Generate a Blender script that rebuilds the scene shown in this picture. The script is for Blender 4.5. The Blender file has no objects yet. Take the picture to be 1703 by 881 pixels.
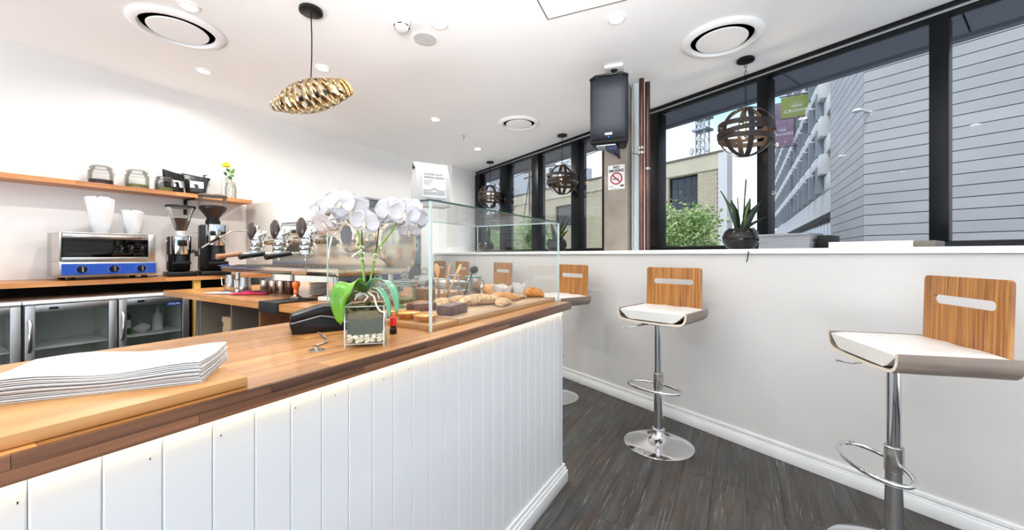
import bpy, bmesh, math, random
from mathutils import Vector, Matrix
R = math.radians
PI = math.pi
S = bpy.context.scene
C = S.collection

# ------------------------------------------------------------------ camera
FPX, CX, CY, EYE, TH = 640.0, 851.5, 424.3, 1.22, R(30.93)
FW = Vector((math.cos(TH), math.sin(TH), 0)); RT = Vector((math.sin(TH), -math.cos(TH), 0))
cd = bpy.data.cameras.new('camera'); cam = bpy.data.objects.new('camera', cd); C.objects.link(cam)
cam.location = (0, 0, EYE); cam.rotation_euler = (PI/2, 0, TH - PI/2)
cd.sensor_width = 36; cd.lens = FPX/1703*36; cd.shift_y = -(440.5-CY)/1703
cd.clip_start = .02; cd.clip_end = 500
S.camera = cam
def at(px, py, d):                      # a point d metres in front of the standing place
    return Vector((0, 0, EYE)) + d*(FW + (px-CX)/FPX*RT + Vector((0, 0, (CY-py)/FPX)))

# ------------------------------------------------------------------ world, sun, exposure
w = bpy.data.worlds.new('sky'); S.world = w; w.use_nodes = True
nt = w.node_tree; nt.nodes.clear()
wo = nt.nodes.new('ShaderNodeOutputWorld'); bg = nt.nodes.new('ShaderNodeBackground')
tc = nt.nodes.new('ShaderNodeTexCoord'); mp = nt.nodes.new('ShaderNodeMapping'); mp.inputs['Scale'].default_value = (1, 1, 2.2)
nz = nt.nodes.new('ShaderNodeTexNoise'); nz.inputs['Scale'].default_value = 2.1; nz.inputs['Detail'].default_value = 7
cr = nt.nodes.new('ShaderNodeValToRGB')
cr.color_ramp.elements[0].position = .40; cr.color_ramp.elements[0].color = (.40, .66, .95, 1)
cr.color_ramp.elements[1].position = .54; cr.color_ramp.elements[1].color = (.92, .95, 1, 1)
nt.links.new(tc.outputs['Generated'], mp.inputs['Vector']); nt.links.new(mp.outputs[0], nz.inputs['Vector'])
nt.links.new(nz.outputs['Fac'], cr.inputs['Fac']); nt.links.new(cr.outputs[0], bg.inputs['Color'])
bg.inputs['Strength'].default_value = 1.15
nt.links.new(bg.outputs[0], wo.inputs[0])
sl = bpy.data.lights.new('sun', 'SUN'); sl.energy = 1.05; sl.angle = R(3); sl.color = (1, .96, .88)
sun = bpy.data.objects.new('sun', sl); C.objects.link(sun)
sun.rotation_euler = Vector((.55, -.28, -.80)).to_track_quat('-Z', 'Y').to_euler()
def area(name, loc, direction, sx, sy, power, col=(1, 1, 1), shape='RECTANGLE', spread=180):
    l = bpy.data.lights.new(name, 'AREA'); l.shape = shape; l.size = sx
    if shape == 'RECTANGLE': l.size_y = sy
    l.energy = power; l.color = col; l.spread = R(spread)
    o = bpy.data.objects.new(name, l); C.objects.link(o); o.location = loc
    o.rotation_euler = Vector(direction).to_track_quat('-Z', 'Y').to_euler(); return o
# added upward fill lights behind the standing place, in lieu of pavement-bounced daylight
area('upward_fill', (-1.9, .9, .45), (.22, 0, 1), 5.0, .9, 110, (.97, .985, 1))
area('upward_fill', (-.3, -2.1, .45), (0, .22, 1), 3.4, .9, 22, (.97, .985, 1))
# added fill light aimed upward to brighten and even out the ceiling
area('ceiling_fill', (-.35, -.1, 1.62), (.88, .62, 1), .7, .7, 36, (.97, .98, 1), spread=84)
S.view_settings.view_transform = 'Standard'; S.view_settings.look = 'None'
S.view_settings.gamma = 1; S.view_settings.use_curve_mapping = False
S.view_settings.exposure = 0.42
S.cycles.use_denoising = True
S.cycles.max_bounces = 10; S.cycles.transparent_max_bounces = 24; S.cycles.diffuse_bounces = 6; S.cycles.glossy_bounces = 5
S.cycles.sample_clamp_indirect = 6; S.cycles.caustics_reflective = False; S.cycles.caustics_refractive = False

# ------------------------------------------------------------------ materials
def lin(h):
    h = h.lstrip('#'); v = [int(h[i:i+2], 16)/255 for i in (0, 2, 4)]
    return tuple((x/12.92 if x <= .04045 else ((x+.055)/1.055)**2.4) for x in v) + (1,)
MATS = {}
def mat(name, col, rough=.5, metal=0, var=.06, scale=(8, 8, 8), bump=0, spec=.5, emit=0, obj_var=0, coat=0, col2=None, detail=4, trans=0, coord='Object', sss=0):
    """principled material with noise driven colour variation and optional relief"""
    m = bpy.data.materials.new(name); m.use_nodes = True; N = m.node_tree; n = N.nodes; b = n['Principled BSDF']
    c = lin(col); b.inputs['Roughness'].default_value = rough; b.inputs['Metallic'].default_value = metal
    b.inputs['Specular IOR Level'].default_value = spec; b.inputs['Coat Weight'].default_value = coat
    if trans: b.inputs['Transmission Weight'].default_value = trans
    if sss: b.inputs['Subsurface Weight'].default_value = sss; b.inputs['Subsurface Scale'].default_value = .01
    t = n.new('ShaderNodeTexCoord'); mpn = n.new('ShaderNodeMapping'); mpn.inputs['Scale'].default_value = scale
    no = n.new('ShaderNodeTexNoise'); no.inputs['Scale'].default_value = 1; no.inputs['Detail'].default_value = detail
    N.links.new(t.outputs[coord], mpn.inputs[0]); N.links.new(mpn.outputs[0], no.inputs['Vector'])
    oi = n.new('ShaderNodeObjectInfo')
    if obj_var:
        ad = n.new('ShaderNodeVectorMath'); ad.operation = 'ADD'; sc_ = n.new('ShaderNodeVectorMath'); sc_.operation = 'SCALE'
        cx_ = n.new('ShaderNodeCombineXYZ'); N.links.new(oi.outputs['Random'], cx_.inputs[0]); N.links.new(oi.outputs['Random'], cx_.inputs[1])
        N.links.new(cx_.outputs[0], sc_.inputs[0]); sc_.inputs['Scale'].default_value = 37
        N.links.new(mpn.outputs[0], ad.inputs[0]); N.links.new(sc_.outputs[0], ad.inputs[1]); N.links.new(ad.outputs[0], no.inputs['Vector'])
    rp = n.new('ShaderNodeValToRGB'); e = rp.color_ramp.elements
    e[0].position = .3; e[1].position = .7
    c2 = lin(col2) if col2 else tuple(min(1, x*(1+var)) for x in c[:3]) + (1,)
    e[0].color = c if col2 else tuple(x*(1-var) for x in c[:3]) + (1,); e[1].color = c2
    N.links.new(no.outputs['Fac'], rp.inputs[0]); out = rp.outputs[0]
    if obj_var:
        hs = n.new('ShaderNodeHueSaturation'); mr = n.new('ShaderNodeMapRange')
        mr.inputs['To Min'].default_value = 1-obj_var; mr.inputs['To Max'].default_value = 1+obj_var
        N.links.new(oi.outputs['Random'], mr.inputs[0]); N.links.new(mr.outputs[0], hs.inputs['Value']); N.links.new(out, hs.inputs['Color']); out = hs.outputs[0]
    N.links.new(out, b.inputs['Base Color'])
    if emit:
        N.links.new(out, b.inputs['Emission Color']); b.inputs['Emission Strength'].default_value = emit
    if bump:
        bp = n.new('ShaderNodeBump'); bp.inputs['Strength'].default_value = bump; bp.inputs['Distance'].default_value = .01
        N.links.new(no.outputs['Fac'], bp.inputs['Height']); N.links.new(bp.outputs[0], b.inputs['Normal'])
    MATS[name] = m; return m
def glass(name, tint=(.97, .99, .98), refl=1.0, rough=0.0, ior=1.45):
    """thin clear sheet: fresnel mix of clear and mirror"""
    m = bpy.data.materials.new(name); m.use_nodes = True; N = m.node_tree; n = N.nodes; n.clear()
    o = n.new('ShaderNodeOutputMaterial'); mx = n.new('ShaderNodeMixShader'); tr = n.new('ShaderNodeBsdfTransparent'); gl = n.new('ShaderNodeBsdfGlossy')
    tr.inputs[0].default_value = tint + (1,); gl.inputs['Roughness'].default_value = rough
    fr = n.new('ShaderNodeFresnel'); fr.inputs[0].default_value = ior; mu = n.new('ShaderNodeMath'); mu.operation = 'MULTIPLY'; mu.inputs[1].default_value = refl
    N.links.new(fr.outputs[0], mu.inputs[0]); N.links.new(mu.outputs[0], mx.inputs[0]); N.links.new(tr.outputs[0], mx.inputs[1]); N.links.new(gl.outputs[0], mx.inputs[2])
    N.links.new(mx.outputs[0], o.inputs[0]); MATS[name] = m; return m
def emitter(name, col, strength):
    m = bpy.data.materials.new(name); m.use_nodes = True; N = m.node_tree; n = N.nodes; n.clear()
    o = n.new('ShaderNodeOutputMaterial'); e = n.new('ShaderNodeEmission'); e.inputs[0].default_value = lin(col); e.inputs[1].default_value = strength
    N.links.new(e.outputs[0], o.inputs[0]); MATS[name] = m; return m

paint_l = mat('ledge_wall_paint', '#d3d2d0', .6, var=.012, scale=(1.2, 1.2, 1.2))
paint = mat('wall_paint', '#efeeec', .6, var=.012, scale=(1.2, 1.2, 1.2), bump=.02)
ceil_m = mat('ceiling_paint', '#f8f8f8', .75, var=.01, scale=(.8, .8, .8))
gloss_w = mat('white_gloss_paint', '#eceded', .3, var=.012, scale=(3, 3, 3))
board_w = mat('white_lining_board', '#dbdddf', .38, var=.015, scale=(2, 2, 4))
plastic_w = mat('white_plastic', '#f2f2f0', .35, var=.01)
butcher = mat('butcher_block_timber', '#a0682f', .3, col2='#cc955c', scale=(2.4, 40, 40), obj_var=.3, detail=7, coat=.25)
butcher_d = mat('dark_acacia_edge', '#3f2416', .36, col2='#8a5c3e', scale=(1.6, 30, 60), obj_var=.3, detail=8, coat=.2)
bench_m = mat('bench_timber', '#b9763a', .32, col2='#dca466', scale=(30, 2.5, 30), obj_var=.14, detail=7, coat=.2)
bench_x = mat('shelf_timber', '#a8683a', .4, col2='#cf935c', scale=(2.5, 30, 30), obj_var=.15, detail=7)
board_m = mat('pale_serving_board', '#a57441', .45, col2='#c4945e', scale=(2, 26, 30), detail=6, obj_var=.05)
board_g = mat('greyed_serving_board', '#a07a58', .45, col2='#c9a47c', scale=(2, 26, 30), detail=6)
pine = mat('pine_post', '#d9a53f', .5, col2='#eec26a', scale=(30, 30, 2))
chrome = mat('chrome', '#dfe0e2', .06, 1, var=.01)
steel = mat('brushed_steel', '#c4c2bd', .24, 1, var=.05, scale=(3, 60, 3))
steel_w = mat('warm_polished_steel', '#d8ccb6', .16, 1, var=.04, scale=(3, 3, 20))
alu = mat('aluminium', '#b9bcc0', .35, 1, var=.03)
black_p = mat('black_plastic', '#08090a', .36, var=.1, spec=.35)
black_m = mat('black_matt_metal', '#0a0b0e', .5, var=.1, spec=.3)
frame_m = mat('black_window_frame', '#05070b', .4, var=.1, spec=.25)
rubber = mat('black_rubber', '#121212', .7, var=.1)
dark_in = mat('dark_cavity', '#17130f', .8)
brownboard = mat('brown_panel', '#7a4e30', .6, col2='#8f6040', scale=(3, 3, 20))
greyboard = mat('grey_panel', '#6d665c', .6, var=.05)
white_f = mat('white_vinyl', '#dddcd8', .38, var=.01, scale=(5, 5, 5))
ply_edge = mat('plywood_edge', '#cfc2ad', .5, col2='#eee4d2', scale=(3, 3, 220))
zebra = mat('zebrano_veneer', '#6a3812', .38, col2='#bd8444', scale=(170, 2.5, 2.5), detail=3, coat=.15)
ply_grey = mat('grey_veneer_underside', '#6f625a', .4, col2='#948578', scale=(100, 3, 3))
concrete = mat('raw_concrete', '#8f857a', .8, col2='#aaa094', scale=(5, 5, 4), bump=.25, detail=9)
copper = mat('copper_pipe', '#86665c', .36, 1, col2='#553c36', scale=(4, 4, 2.5), detail=6)
pipe_w = mat('painted_pipe', '#d5dfe4', .4, var=.06, scale=(3, 3, 2))
red = mat('red_print', '#b3122e', .5); ink = mat('black_print', '#16161a', .6); blue = mat('blue_panel', '#1b4aa8', .35, var=.03)
paper = mat('white_paper', '#dcdcdd', .8, var=.01, scale=(20, 20, 20), bump=.06)
paper_g = mat('grey_paper', '#8f9196', .8, var=.06, scale=(2, 2, 120))
pink = mat('pink_cloth', '#d0365e', .9, var=.12, scale=(30, 30, 30), bump=.3)
orange = mat('orange_lacquer', '#e8690f', .25, var=.12, scale=(12, 12, 12), coat=.5)
choc = mat('chocolate_cake', '#41201c', .65, col2='#6b4038', scale=(45, 45, 45), bump=.5)
pastry = mat('golden_pastry', '#a85a1c', .45, col2='#e0a04a', scale=(28, 28, 28), bump=.45, detail=8)
almond = mat('almond_crust_pastry', '#9c5a24', .6, col2='#ecd0a0', scale=(60, 60, 60), bump=.8, detail=6)
custard = mat('custard_filling', '#e39a24', .35, col2='#f7c64a', scale=(40, 40, 40))
petal = mat('white_petal', '#cac9cd', .6, var=.05, scale=(60, 60, 60))
lip = mat('orchid_lip', '#e6e0cc', .5, col2='#d8ccb0', scale=(80, 80, 80))
stem_g = mat('green_stem', '#6f9a2c', .45, col2='#8bb440', scale=(20, 20, 8))
stem_b = mat('brown_stem', '#4c4a2c', .5, col2='#6a7a38', scale=(20, 20, 8))
leaf_g = mat('bright_orchid_leaf', '#3f7f10', .33, col2='#74ad28', scale=(3, 14, 3), coat=.2)
leaf_t = mat('pale_orchid_leaf', '#5d9a72', .25, col2='#86b898', scale=(3, 14, 3), coat=.5)
leaf_d = mat('dark_green_leaf', '#1d5222', .4, col2='#2c6a2a', scale=(8, 8, 8))
root_m = mat('orchid_root', '#cfd0b8', .6, var=.1, scale=(40, 40, 40))
moss = mat('moss', '#10160a', .95, col2='#39421a', scale=(90, 90, 90), bump=1, detail=8)
bark = mat('bark_mix', '#2c1b0c', .95, col2='#7a6c2a', scale=(70, 70, 70), bump=1, detail=8)
pebble = mat('white_pebble', '#d6cdb8', .6, col2='#efe9da', scale=(40, 40, 40), obj_var=.08)
coffee = mat('coffee_beans', '#2c1810', .5, col2='#472a1c', scale=(160, 160, 160), bump=.8)
herb = mat('green_herb', '#6e7038', .9, col2='#a4a468', scale=(120, 120, 120), bump=1)
spice = mat('amber_sugar', '#a86a24', .8, col2='#cf9a50', scale=(120, 120, 120), bump=.8)
spoon_w = mat('spoon_wood', '#d79a52', .55, col2='#ecc084', scale=(10, 10, 40))
bag_b = mat('black_foil_bag', '#17181a', .35, .2, var=.2, scale=(12, 12, 12), bump=.6)
bag_w = mat('pale_coffee_bag', '#b9b9b5', .6, var=.03, scale=(8, 8, 8), bump=.1)
yellow = mat('yellow_petal', '#f2dc10', .5, var=.08, scale=(60, 60, 60))
teal = mat('teal_notice', '#5d7b78', .6, var=.03)
door_g = mat('grey_door_paint', '#5b5d63', .4, var=.03, scale=(1, 1, 1))
fridge_w = mat('white_enamel', '#eef0ef', .3, var=.01)
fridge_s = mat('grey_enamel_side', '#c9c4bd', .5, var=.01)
fr_in = mat('fridge_liner', '#d9ddd8', .6)
orb_m = mat('weathered_wood_band', '#1d1613', .55, col2='#33261f', scale=(30, 30, 90), detail=6)
bronze = mat('bronze_mirror_band', '#bfa67a', .16, 1, var=.15, scale=(6, 6, 6))
terra_g = mat('snake_plant_leaf', '#0e1c12', .4, col2='#243c22', scale=(4, 4, 45), detail=2)
terra_y = mat('snake_plant_leaf_centre', '#5c7a2c', .4, col2='#93a04a', scale=(8, 8, 20))
soil = mat('dark_gravel', '#22211f', .8, col2='#57534c', scale=(120, 120, 120), bump=.9)
slab_g = mat('soffit_panel', '#62666f', .7, var=.03, scale=(1, 1, 1))
asphalt = mat('asphalt', '#6e6e70', .9)
cream = mat('cream_render', '#c8bea6', .85, col2='#d6ccb6', scale=(.8, .8, .8), detail=6)
clad = mat('pale_metal_cladding', '#a5a3a4', .5, col2='#b3b0b2', scale=(.4, .4, .4), obj_var=.03)
fin_m = mat('grey_fin', '#8d949e', .5, var=.05, scale=(.5, .5, .5))
conc_w = mat('white_precast', '#dad9d8', .7, var=.03, scale=(.5, .5, .5))
glass_d = mat('dark_window_glass', '#39414a', .12, var=.25, scale=(.6, .6, .6))
tower_w = mat('pale_tower', '#d4d6d8', .8)
louvre = mat('dark_louvre', '#3a3f44', .6)
foliage_m = mat('street_tree_leaf', '#6c9044', .7, col2='#c4d894', scale=(1.5, 1.5, 1.5), obj_var=.05)
trunk_m = mat('tree_trunk', '#5d5246', .9)
ban_g = mat('green_banner', '#8f9a52', .7, var=.04); ban_p = mat('purple_banner', '#73607c', .7, col2='#a98da4', scale=(1.1, 1.1, 1.1))
navy = mat('navy_box', '#20386a', .5, var=.05)
gl_case = glass('display_glass', (.985, .995, .99), .17)
gl_win = glass('window_glass', (.97, .98, .985), .2)
gl_edge = mat('glass_edge', '#c3d8d8', .15, var=.05, spec=.8)
gl_edge_d = mat('dark_glass_edge', '#3f524e', .2, var=.1)
gl_jar = glass('jar_glass', (.97, .98, .975), .8, .0, 1.5)
gl_vase = glass('vase_glass', (.98, .99, .985), .16, .0, 1.5)
gl_smoke = glass('smoked_bowl_glass', (.6, .62, .62), 1.2, .0, 1.5)
water = glass('water', (.9, .93, .92), .6, 0, 1.33)
led = emitter('led_strip', '#ffe6b4', 15)
down_e = emitter('downlight_lens', '#fff6e4', 9)
bulb_e = emitter('warm_filament', '#ffc983', 9)
led_b = emitter('blue_led', '#2a6cff', 4)

def planks_material():
    m = mat('smoked_oak_vinyl', '#100e0d', .5, col2='#4d4843', scale=(1.8, 26, 26), obj_var=.2, detail=14, bump=.25)
    N = m.node_tree; n = N.nodes; b = n['Principled BSDF']
    n['Noise Texture'].inputs['Roughness'].default_value = .72
    base = b.inputs['Base Color'].links[0].from_socket
    t = n.new('ShaderNodeTexCoord'); oi = n.new('ShaderNodeObjectInfo'); ad = n.new('ShaderNodeVectorMath'); ad.operation = 'ADD'
    N.links.new(t.outputs['Object'], ad.inputs[0]); N.links.new(oi.outputs['Location'], ad.inputs[1])
    def noise(scale, det, dist):
        mp_ = n.new('ShaderNodeMapping'); mp_.inputs['Scale'].default_value = scale; wv = n.new('ShaderNodeTexNoise'); wv.inputs['Scale'].default_value = 1
        wv.inputs['Detail'].default_value = det; wv.inputs['Distortion'].default_value = dist
        N.links.new(ad.outputs[0], mp_.inputs[0]); N.links.new(mp_.outputs[0], wv.inputs['Vector']); return wv.outputs['Fac']
    def mix(fac, lo, hi, amt, colr, src, mode='MIX'):
        rp = n.new('ShaderNodeValToRGB'); rp.color_ramp.elements[0].position = lo; rp.color_ramp.elements[1].position = hi
        rp.color_ramp.elements[0].color = (0, 0, 0, 1); rp.color_ramp.elements[1].color = (amt, amt, amt, 1); N.links.new(fac, rp.inputs[0])
        mx = n.new('ShaderNodeMix'); mx.data_type = 'RGBA'; mx.blend_type = mode; mx.inputs[7].default_value = lin(colr)
        N.links.new(rp.outputs[0], mx.inputs[0]); N.links.new(src, mx.inputs[6]); return mx.outputs[2]
    o = mix(noise((3, 9, 3), 5, .5), .45, .7, .35, '#4c3c34', base)        # brownish clouds
    o = mix(noise((2, 6, 3), 5, .3), .5, .75, .45, '#46565a', o)          # cool clouds
    o = mix(noise((1.6, 44, 3), 9, 3.4), .60, .72, .5, '#a39e95', o)       # limed grain
    o = mix(noise((2.4, 80, 3), 8, 2.5), .57, .68, .8, '#14110f', o)      # dark pores
    N.links.new(o, b.inputs['Base Color']); return m
plank_m = planks_material()
def brick_material():
    m = mat('cream_painted_brick', '#b9ab86', .85, scale=(1, 1, 1)); N = m.node_tree; n = N.nodes; b = n['Principled BSDF']
    t = n.new('ShaderNodeTexCoord'); br = n.new('ShaderNodeTexBrick'); br.inputs['Scale'].default_value = 1
    br.inputs['Brick Width'].default_value = .34; br.inputs['Row Height'].default_value = .115; br.inputs['Mortar Size'].default_value = .012
    br.inputs['Color1'].default_value = lin('#cbc0a8'); br.inputs['Color2'].default_value = lin('#c1b59c'); br.inputs['Mortar'].default_value = lin('#a5997a')
    mp_ = n.new('ShaderNodeMapping'); mp_.inputs['Rotation'].default_value = (R(90), 0, 0)
    N.links.new(t.outputs['Object'], mp_.inputs[0]); N.links.new(mp_.outputs[0], br.inputs['Vector']); N.links.new(br.outputs[0], b.inputs['Base Color'])
    return m
brick_m = brick_material()

# ------------------------------------------------------------------ mesh helpers
class MB:
    def __init__(s): s.v = []; s.f = []; s.sm = []
    def add(s, vs, fs, smooth=False):
        o = len(s.v); s.v += [tuple(v) for v in vs]; s.f += [tuple(i+o for i in f) for f in fs]; s.sm += [smooth]*len(fs); return s
    def box(s, a, b, M=None):
        x0, y0, z0 = a; x1, y1, z1 = b
        v = [Vector(p) for p in ((x0,y0,z0),(x1,y0,z0),(x1,y1,z0),(x0,y1,z0),(x0,y0,z1),(x1,y0,z1),(x1,y1,z1),(x0,y1,z1))]
        if M: v = [M @ p for p in v]
        return s.add(v, [(0,3,2,1),(4,5,6,7),(0,1,5,4),(1,2,6,5),(2,3,7,6),(3,0,4,7)])
    def prism(s, poly, z0, z1, M=None):
        n = len(poly); v = [Vector((p[0], p[1], z0)) for p in poly] + [Vector((p[0], p[1], z1)) for p in poly]
        if M: v = [M @ p for p in v]
        return s.add(v, [tuple(range(n-1, -1, -1)), tuple(range(n, 2*n))] + [(i, (i+1) % n, n+(i+1) % n, n+i) for i in range(n)])
    def tube(s, pts, r, seg=10, cap=True, closed=False):
        pts = [Vector(p) for p in pts]; n = len(pts); rs = r if isinstance(r, (list, tuple)) else [r]*n
        vs = []; up = None
        for i, p in enumerate(pts):
            if closed: t = pts[(i+1) % n]-pts[i-1]
            else: t = pts[min(i+1, n-1)]-pts[max(i-1, 0)]
            t.normalize()
            if up is None:
                up = Vector((0, 0, 1)) if abs(t.z) < .9 else Vector((1, 0, 0))
            a = (up - up.dot(t)*t).normalized(); b = t.cross(a); up = a
            vs += [p + rs[i]*(math.cos(2*PI*k/seg)*a + math.sin(2*PI*k/seg)*b) for k in range(seg)]
        fs = []
        for i in range(n if closed else n-1):
            j = (i+1) % n
            fs += [(i*seg+k, i*seg+(k+1) % seg, j*seg+(k+1) % seg, j*seg+k) for k in range(seg)]
        s.add(vs, fs, True)
        if cap and not closed:
            o = len(s.v)-len(vs)
            s.f += [tuple(o+k for k in range(seg-1, -1, -1)), tuple(o+(n-1)*seg+k for k in range(seg))]; s.sm += [False]*2
        return s
    def cyl(s, a, b, r, r2=None, seg=24): return s.tube([a, b], [r, r if r2 is None else r2], seg)
    def lathe(s, prof, c=(0, 0, 0), seg=28, M=None, sx=1, sy=1):
        vs = []; n = len(prof)
        for r, z in prof:
            for k in range(seg):
                q = Vector((c[0]+r*sx*math.cos(2*PI*k/seg), c[1]+r*sy*math.sin(2*PI*k/seg), c[2]+z)); vs.append(M @ q if M else q)
        fs = []
        for i in range(n-1):
            fs += [(i*seg+k, i*seg+(k+1) % seg, (i+1)*seg+(k+1) % seg, (i+1)*seg+k) for k in range(seg)]
        s.add(vs, fs, True); o = len(s.v)-len(vs)
        if prof[0][0] > 1e-4: s.f.append(tuple(o+k for k in range(seg-1, -1, -1))); s.sm.append(False)
        if prof[-1][0] > 1e-4: s.f.append(tuple(o+(n-1)*seg+k for k in range(seg))); s.sm.append(False)
        return s
    def shell(s, prof, c=(0, 0, 0), seg=28, M=None):     # open lathe without caps
        vs = []; n = len(prof)
        for r, z in prof:
            for k in range(seg):
                q = Vector((c[0]+r*math.cos(2*PI*k/seg), c[1]+r*math.sin(2*PI*k/seg), c[2]+z)); vs.append(M @ q if M else q)
        fs = []
        for i in range(n-1):
            fs += [(i*seg+k, i*seg+(k+1) % seg, (i+1)*seg+(k+1) % seg, (i+1)*seg+k) for k in range(seg)]
        return s.add(vs, fs, True)
    def blob(s, c, rx, ry, rz, seg=16, rings=10, M=None, noise=0, seed=0, flat=None):
        rnd = random.Random(seed); ph = [rnd.uniform(0, 6) for _ in range(6)]; vs = []
        for i in range(rings+1):
            th = PI*i/rings
            for k in range(seg):
                a = 2*PI*k/seg
                d = 1+noise*(math.sin(3*a+ph[0]+2*th)+math.sin(5*a+ph[1]-3*th)*.6+math.sin(4*th+ph[2])*.6)
                q = Vector((rx*math.sin(th)*math.cos(a)*d, ry*math.sin(th)*math.sin(a)*d, rz*math.cos(th)*d))
                if flat is not None: q.z = max(q.z, flat)
                if M: q = M @ q
                vs.append(q+Vector(c))
        fs = [(i*seg+k, (i+1)*seg+k, (i+1)*seg+(k+1) % seg, i*seg+(k+1) % seg) for i in range(rings) for k in range(seg)]
        return s.add(vs, fs, True)
    def grid(s, fn, nu, nv, thick=0, smooth=True):
        vs = [Vector(fn(i/nu, j/nv)) for i in range(nu+1) for j in range(nv+1)]
        q = lambda i, j: i*(nv+1)+j
        fs = [(q(i, j), q(i+1, j), q(i+1, j+1), q(i, j+1)) for i in range(nu) for j in range(nv)]
        s.add(vs, fs, smooth)
        return s
    def build(s, name, m, parent=None, loc=None, bevel=0, solid=0, sharp=38, sub=0, seg=2):
        me = bpy.data.meshes.new(name); me.from_pydata(s.v, [], s.f)
        me.polygons.foreach_set('use_smooth', s.sm)
        if any(s.sm) or bevel:
            bm = bmesh.new(); bm.from_mesh(me)
            bmesh.ops.remove_doubles(bm, verts=bm.verts, dist=1e-6)
            if bevel:
                es = [e for e in bm.edges if len(e.link_faces) == 2 and e.calc_face_angle(0) > R(30)]
                bmesh.ops.bevel(bm, geom=es, offset=bevel, segments=seg, profile=.5, affect='EDGES', clamp_overlap=True)
                for f in bm.faces: f.smooth = True
            for e in bm.edges:
                if len(e.link_faces) == 2 and e.calc_face_angle(0) > R(sharp): e.smooth = False
            bmesh.ops.recalc_face_normals(bm, faces=bm.faces)
            bm.to_mesh(me); bm.free()
        me.materials.append(m)
        o = bpy.data.objects.new(name, me); C.objects.link(o)
        if parent: o.parent = parent
        if loc: o.location = loc
        if solid:
            md = o.modifiers.new('solid', 'SOLIDIFY'); md.thickness = solid; md.offset = 0
        if sub:
            md = o.modifiers.new('sub', 'SUBSURF'); md.levels = sub; md.render_levels = sub
        return o
def tag(o, label, cat, group=None, kind=None):
    if label: o['label'] = label
    if cat: o['category'] = cat
    if group: o['group'] = group
    if kind: o['kind'] = kind
    return o
def thing(name, loc, rz, label, cat, group=None, rot=None):
    o = bpy.data.objects.new(name, None); C.objects.link(o); o.location = loc
    o.rotation_euler = rot if rot else (0, 0, rz); o.empty_display_size = .1
    return tag(o, label, cat, group)
def struct(o): o['kind'] = 'structure'; return o
def copy_tree(o, parent=None):
    c = o.copy(); C.objects.link(c); c.parent = parent
    for ch in list(o.children): copy_tree(ch, c)
    return c
def dup(o, loc, rz, label, group=None):
    c = copy_tree(o); c.location = loc; c.rotation_euler = (0, 0, rz); c['label'] = label
    if group: c['group'] = group
    return c
def text(body, size, m, parent, M, name='lettering', align='CENTER', depth=.0004, bold=0, sx=1):
    cu = bpy.data.curves.new('t', 'FONT'); cu.body = body; cu.size = size; cu.align_x = align; cu.align_y = 'CENTER'
    cu.extrude = depth; cu.offset = bold; cu.resolution_u = 2
    to = bpy.data.objects.new('t', cu); C.objects.link(to)
    dg = bpy.context.evaluated_depsgraph_get(); me = bpy.data.meshes.new_from_object(to.evaluated_get(dg))
    bpy.data.objects.remove(to); me.materials.clear(); me.materials.append(m)
    for v in me.vertices: v.co.x *= sx
    me.transform(M); o = bpy.data.objects.new(name, me); C.objects.link(o); o.parent = parent; return o
def frameM(origin, xdir, ydir):
    x = Vector(xdir).normalized(); y = Vector(ydir).normalized(); z = x.cross(y)
    return Matrix(((x.x, y.x, z.x, origin[0]), (x.y, y.y, z.y, origin[1]), (x.z, y.z, z.z, origin[2]), (0, 0, 0, 1)))

# ------------------------------------------------------------------ setting
CEIL = 2.72
WX, WY, NX, NY = .40984, .91216, .91216, -.40984
AX, AY = 3.38, 1.09
OFF = .811                                  # window plane behind the ledge face
WANG = math.atan2(WY, WX)
def wp(t, off, z=0): return Vector((AX+t*WX+off*NX, AY+t*WY+off*NY, z))
def wall_frame(o): o.location = (AX, AY, 0); o.rotation_euler = (0, 0, WANG); return o   # local x = t, local y = -off

XW, YS = -2.4, -2.6
# floor: dark planks laid along X on a base
fb = struct(MB().prism([(XW, YS), (2.61, YS), (5.9, 4.6), (XW, 4.6)], -.12, -.006).build('floor', mat('floor_base', '#151413', .8)))
rnd = random.Random(4)
PW, PL = .152, 1.22
pm = MB().box((0, 0, -.006), (PL-.0012, PW-.0012, 0)).build('plank', plank_m).data
bpy.data.objects.remove(bpy.data.objects['plank'])
row = 0; y = -2.6
while y < 4.3:
    x = .9 - rnd.random()*PL
    while x < 5.2:
        if (x*NX+y*NY) < AX*NX+AY*NY and not (y > .95 and x+PL < 1.9) and (y > -2 or x > 1):
            o = bpy.data.objects.new('plank', pm); C.objects.link(o); o.location = (x, y, 0); o.parent = fb
        x += PL
    y += PW; row += 1
# floor left of the planks that can never be seen stays the base with the same look
o = MB().box((XW, YS, -.006), (.9-PL, 4.43, -.001)).build('floor_sheet', plank_m, fb)
we = wp((YS-AY-(OFF+.06)*NY)/WY, OFF+.06); wf = wp((4.6-AY-(OFF+.06)*NY)/WY, OFF+.06)
room_poly = [(XW, YS), (we.x, YS), (wf.x, 4.6), (XW, 4.6)]
struct(MB().prism(room_poly, CEIL, CEIL+.12).build('ceiling', ceil_m))
struct(MB().box((XW, 4.43, 0), (4.958, 4.6, CEIL)).build('wall_left', paint))
struct(MB().box((4.958, 4.13, 0), (5.9, 4.6, CEIL)).build('wall_far', paint))
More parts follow.
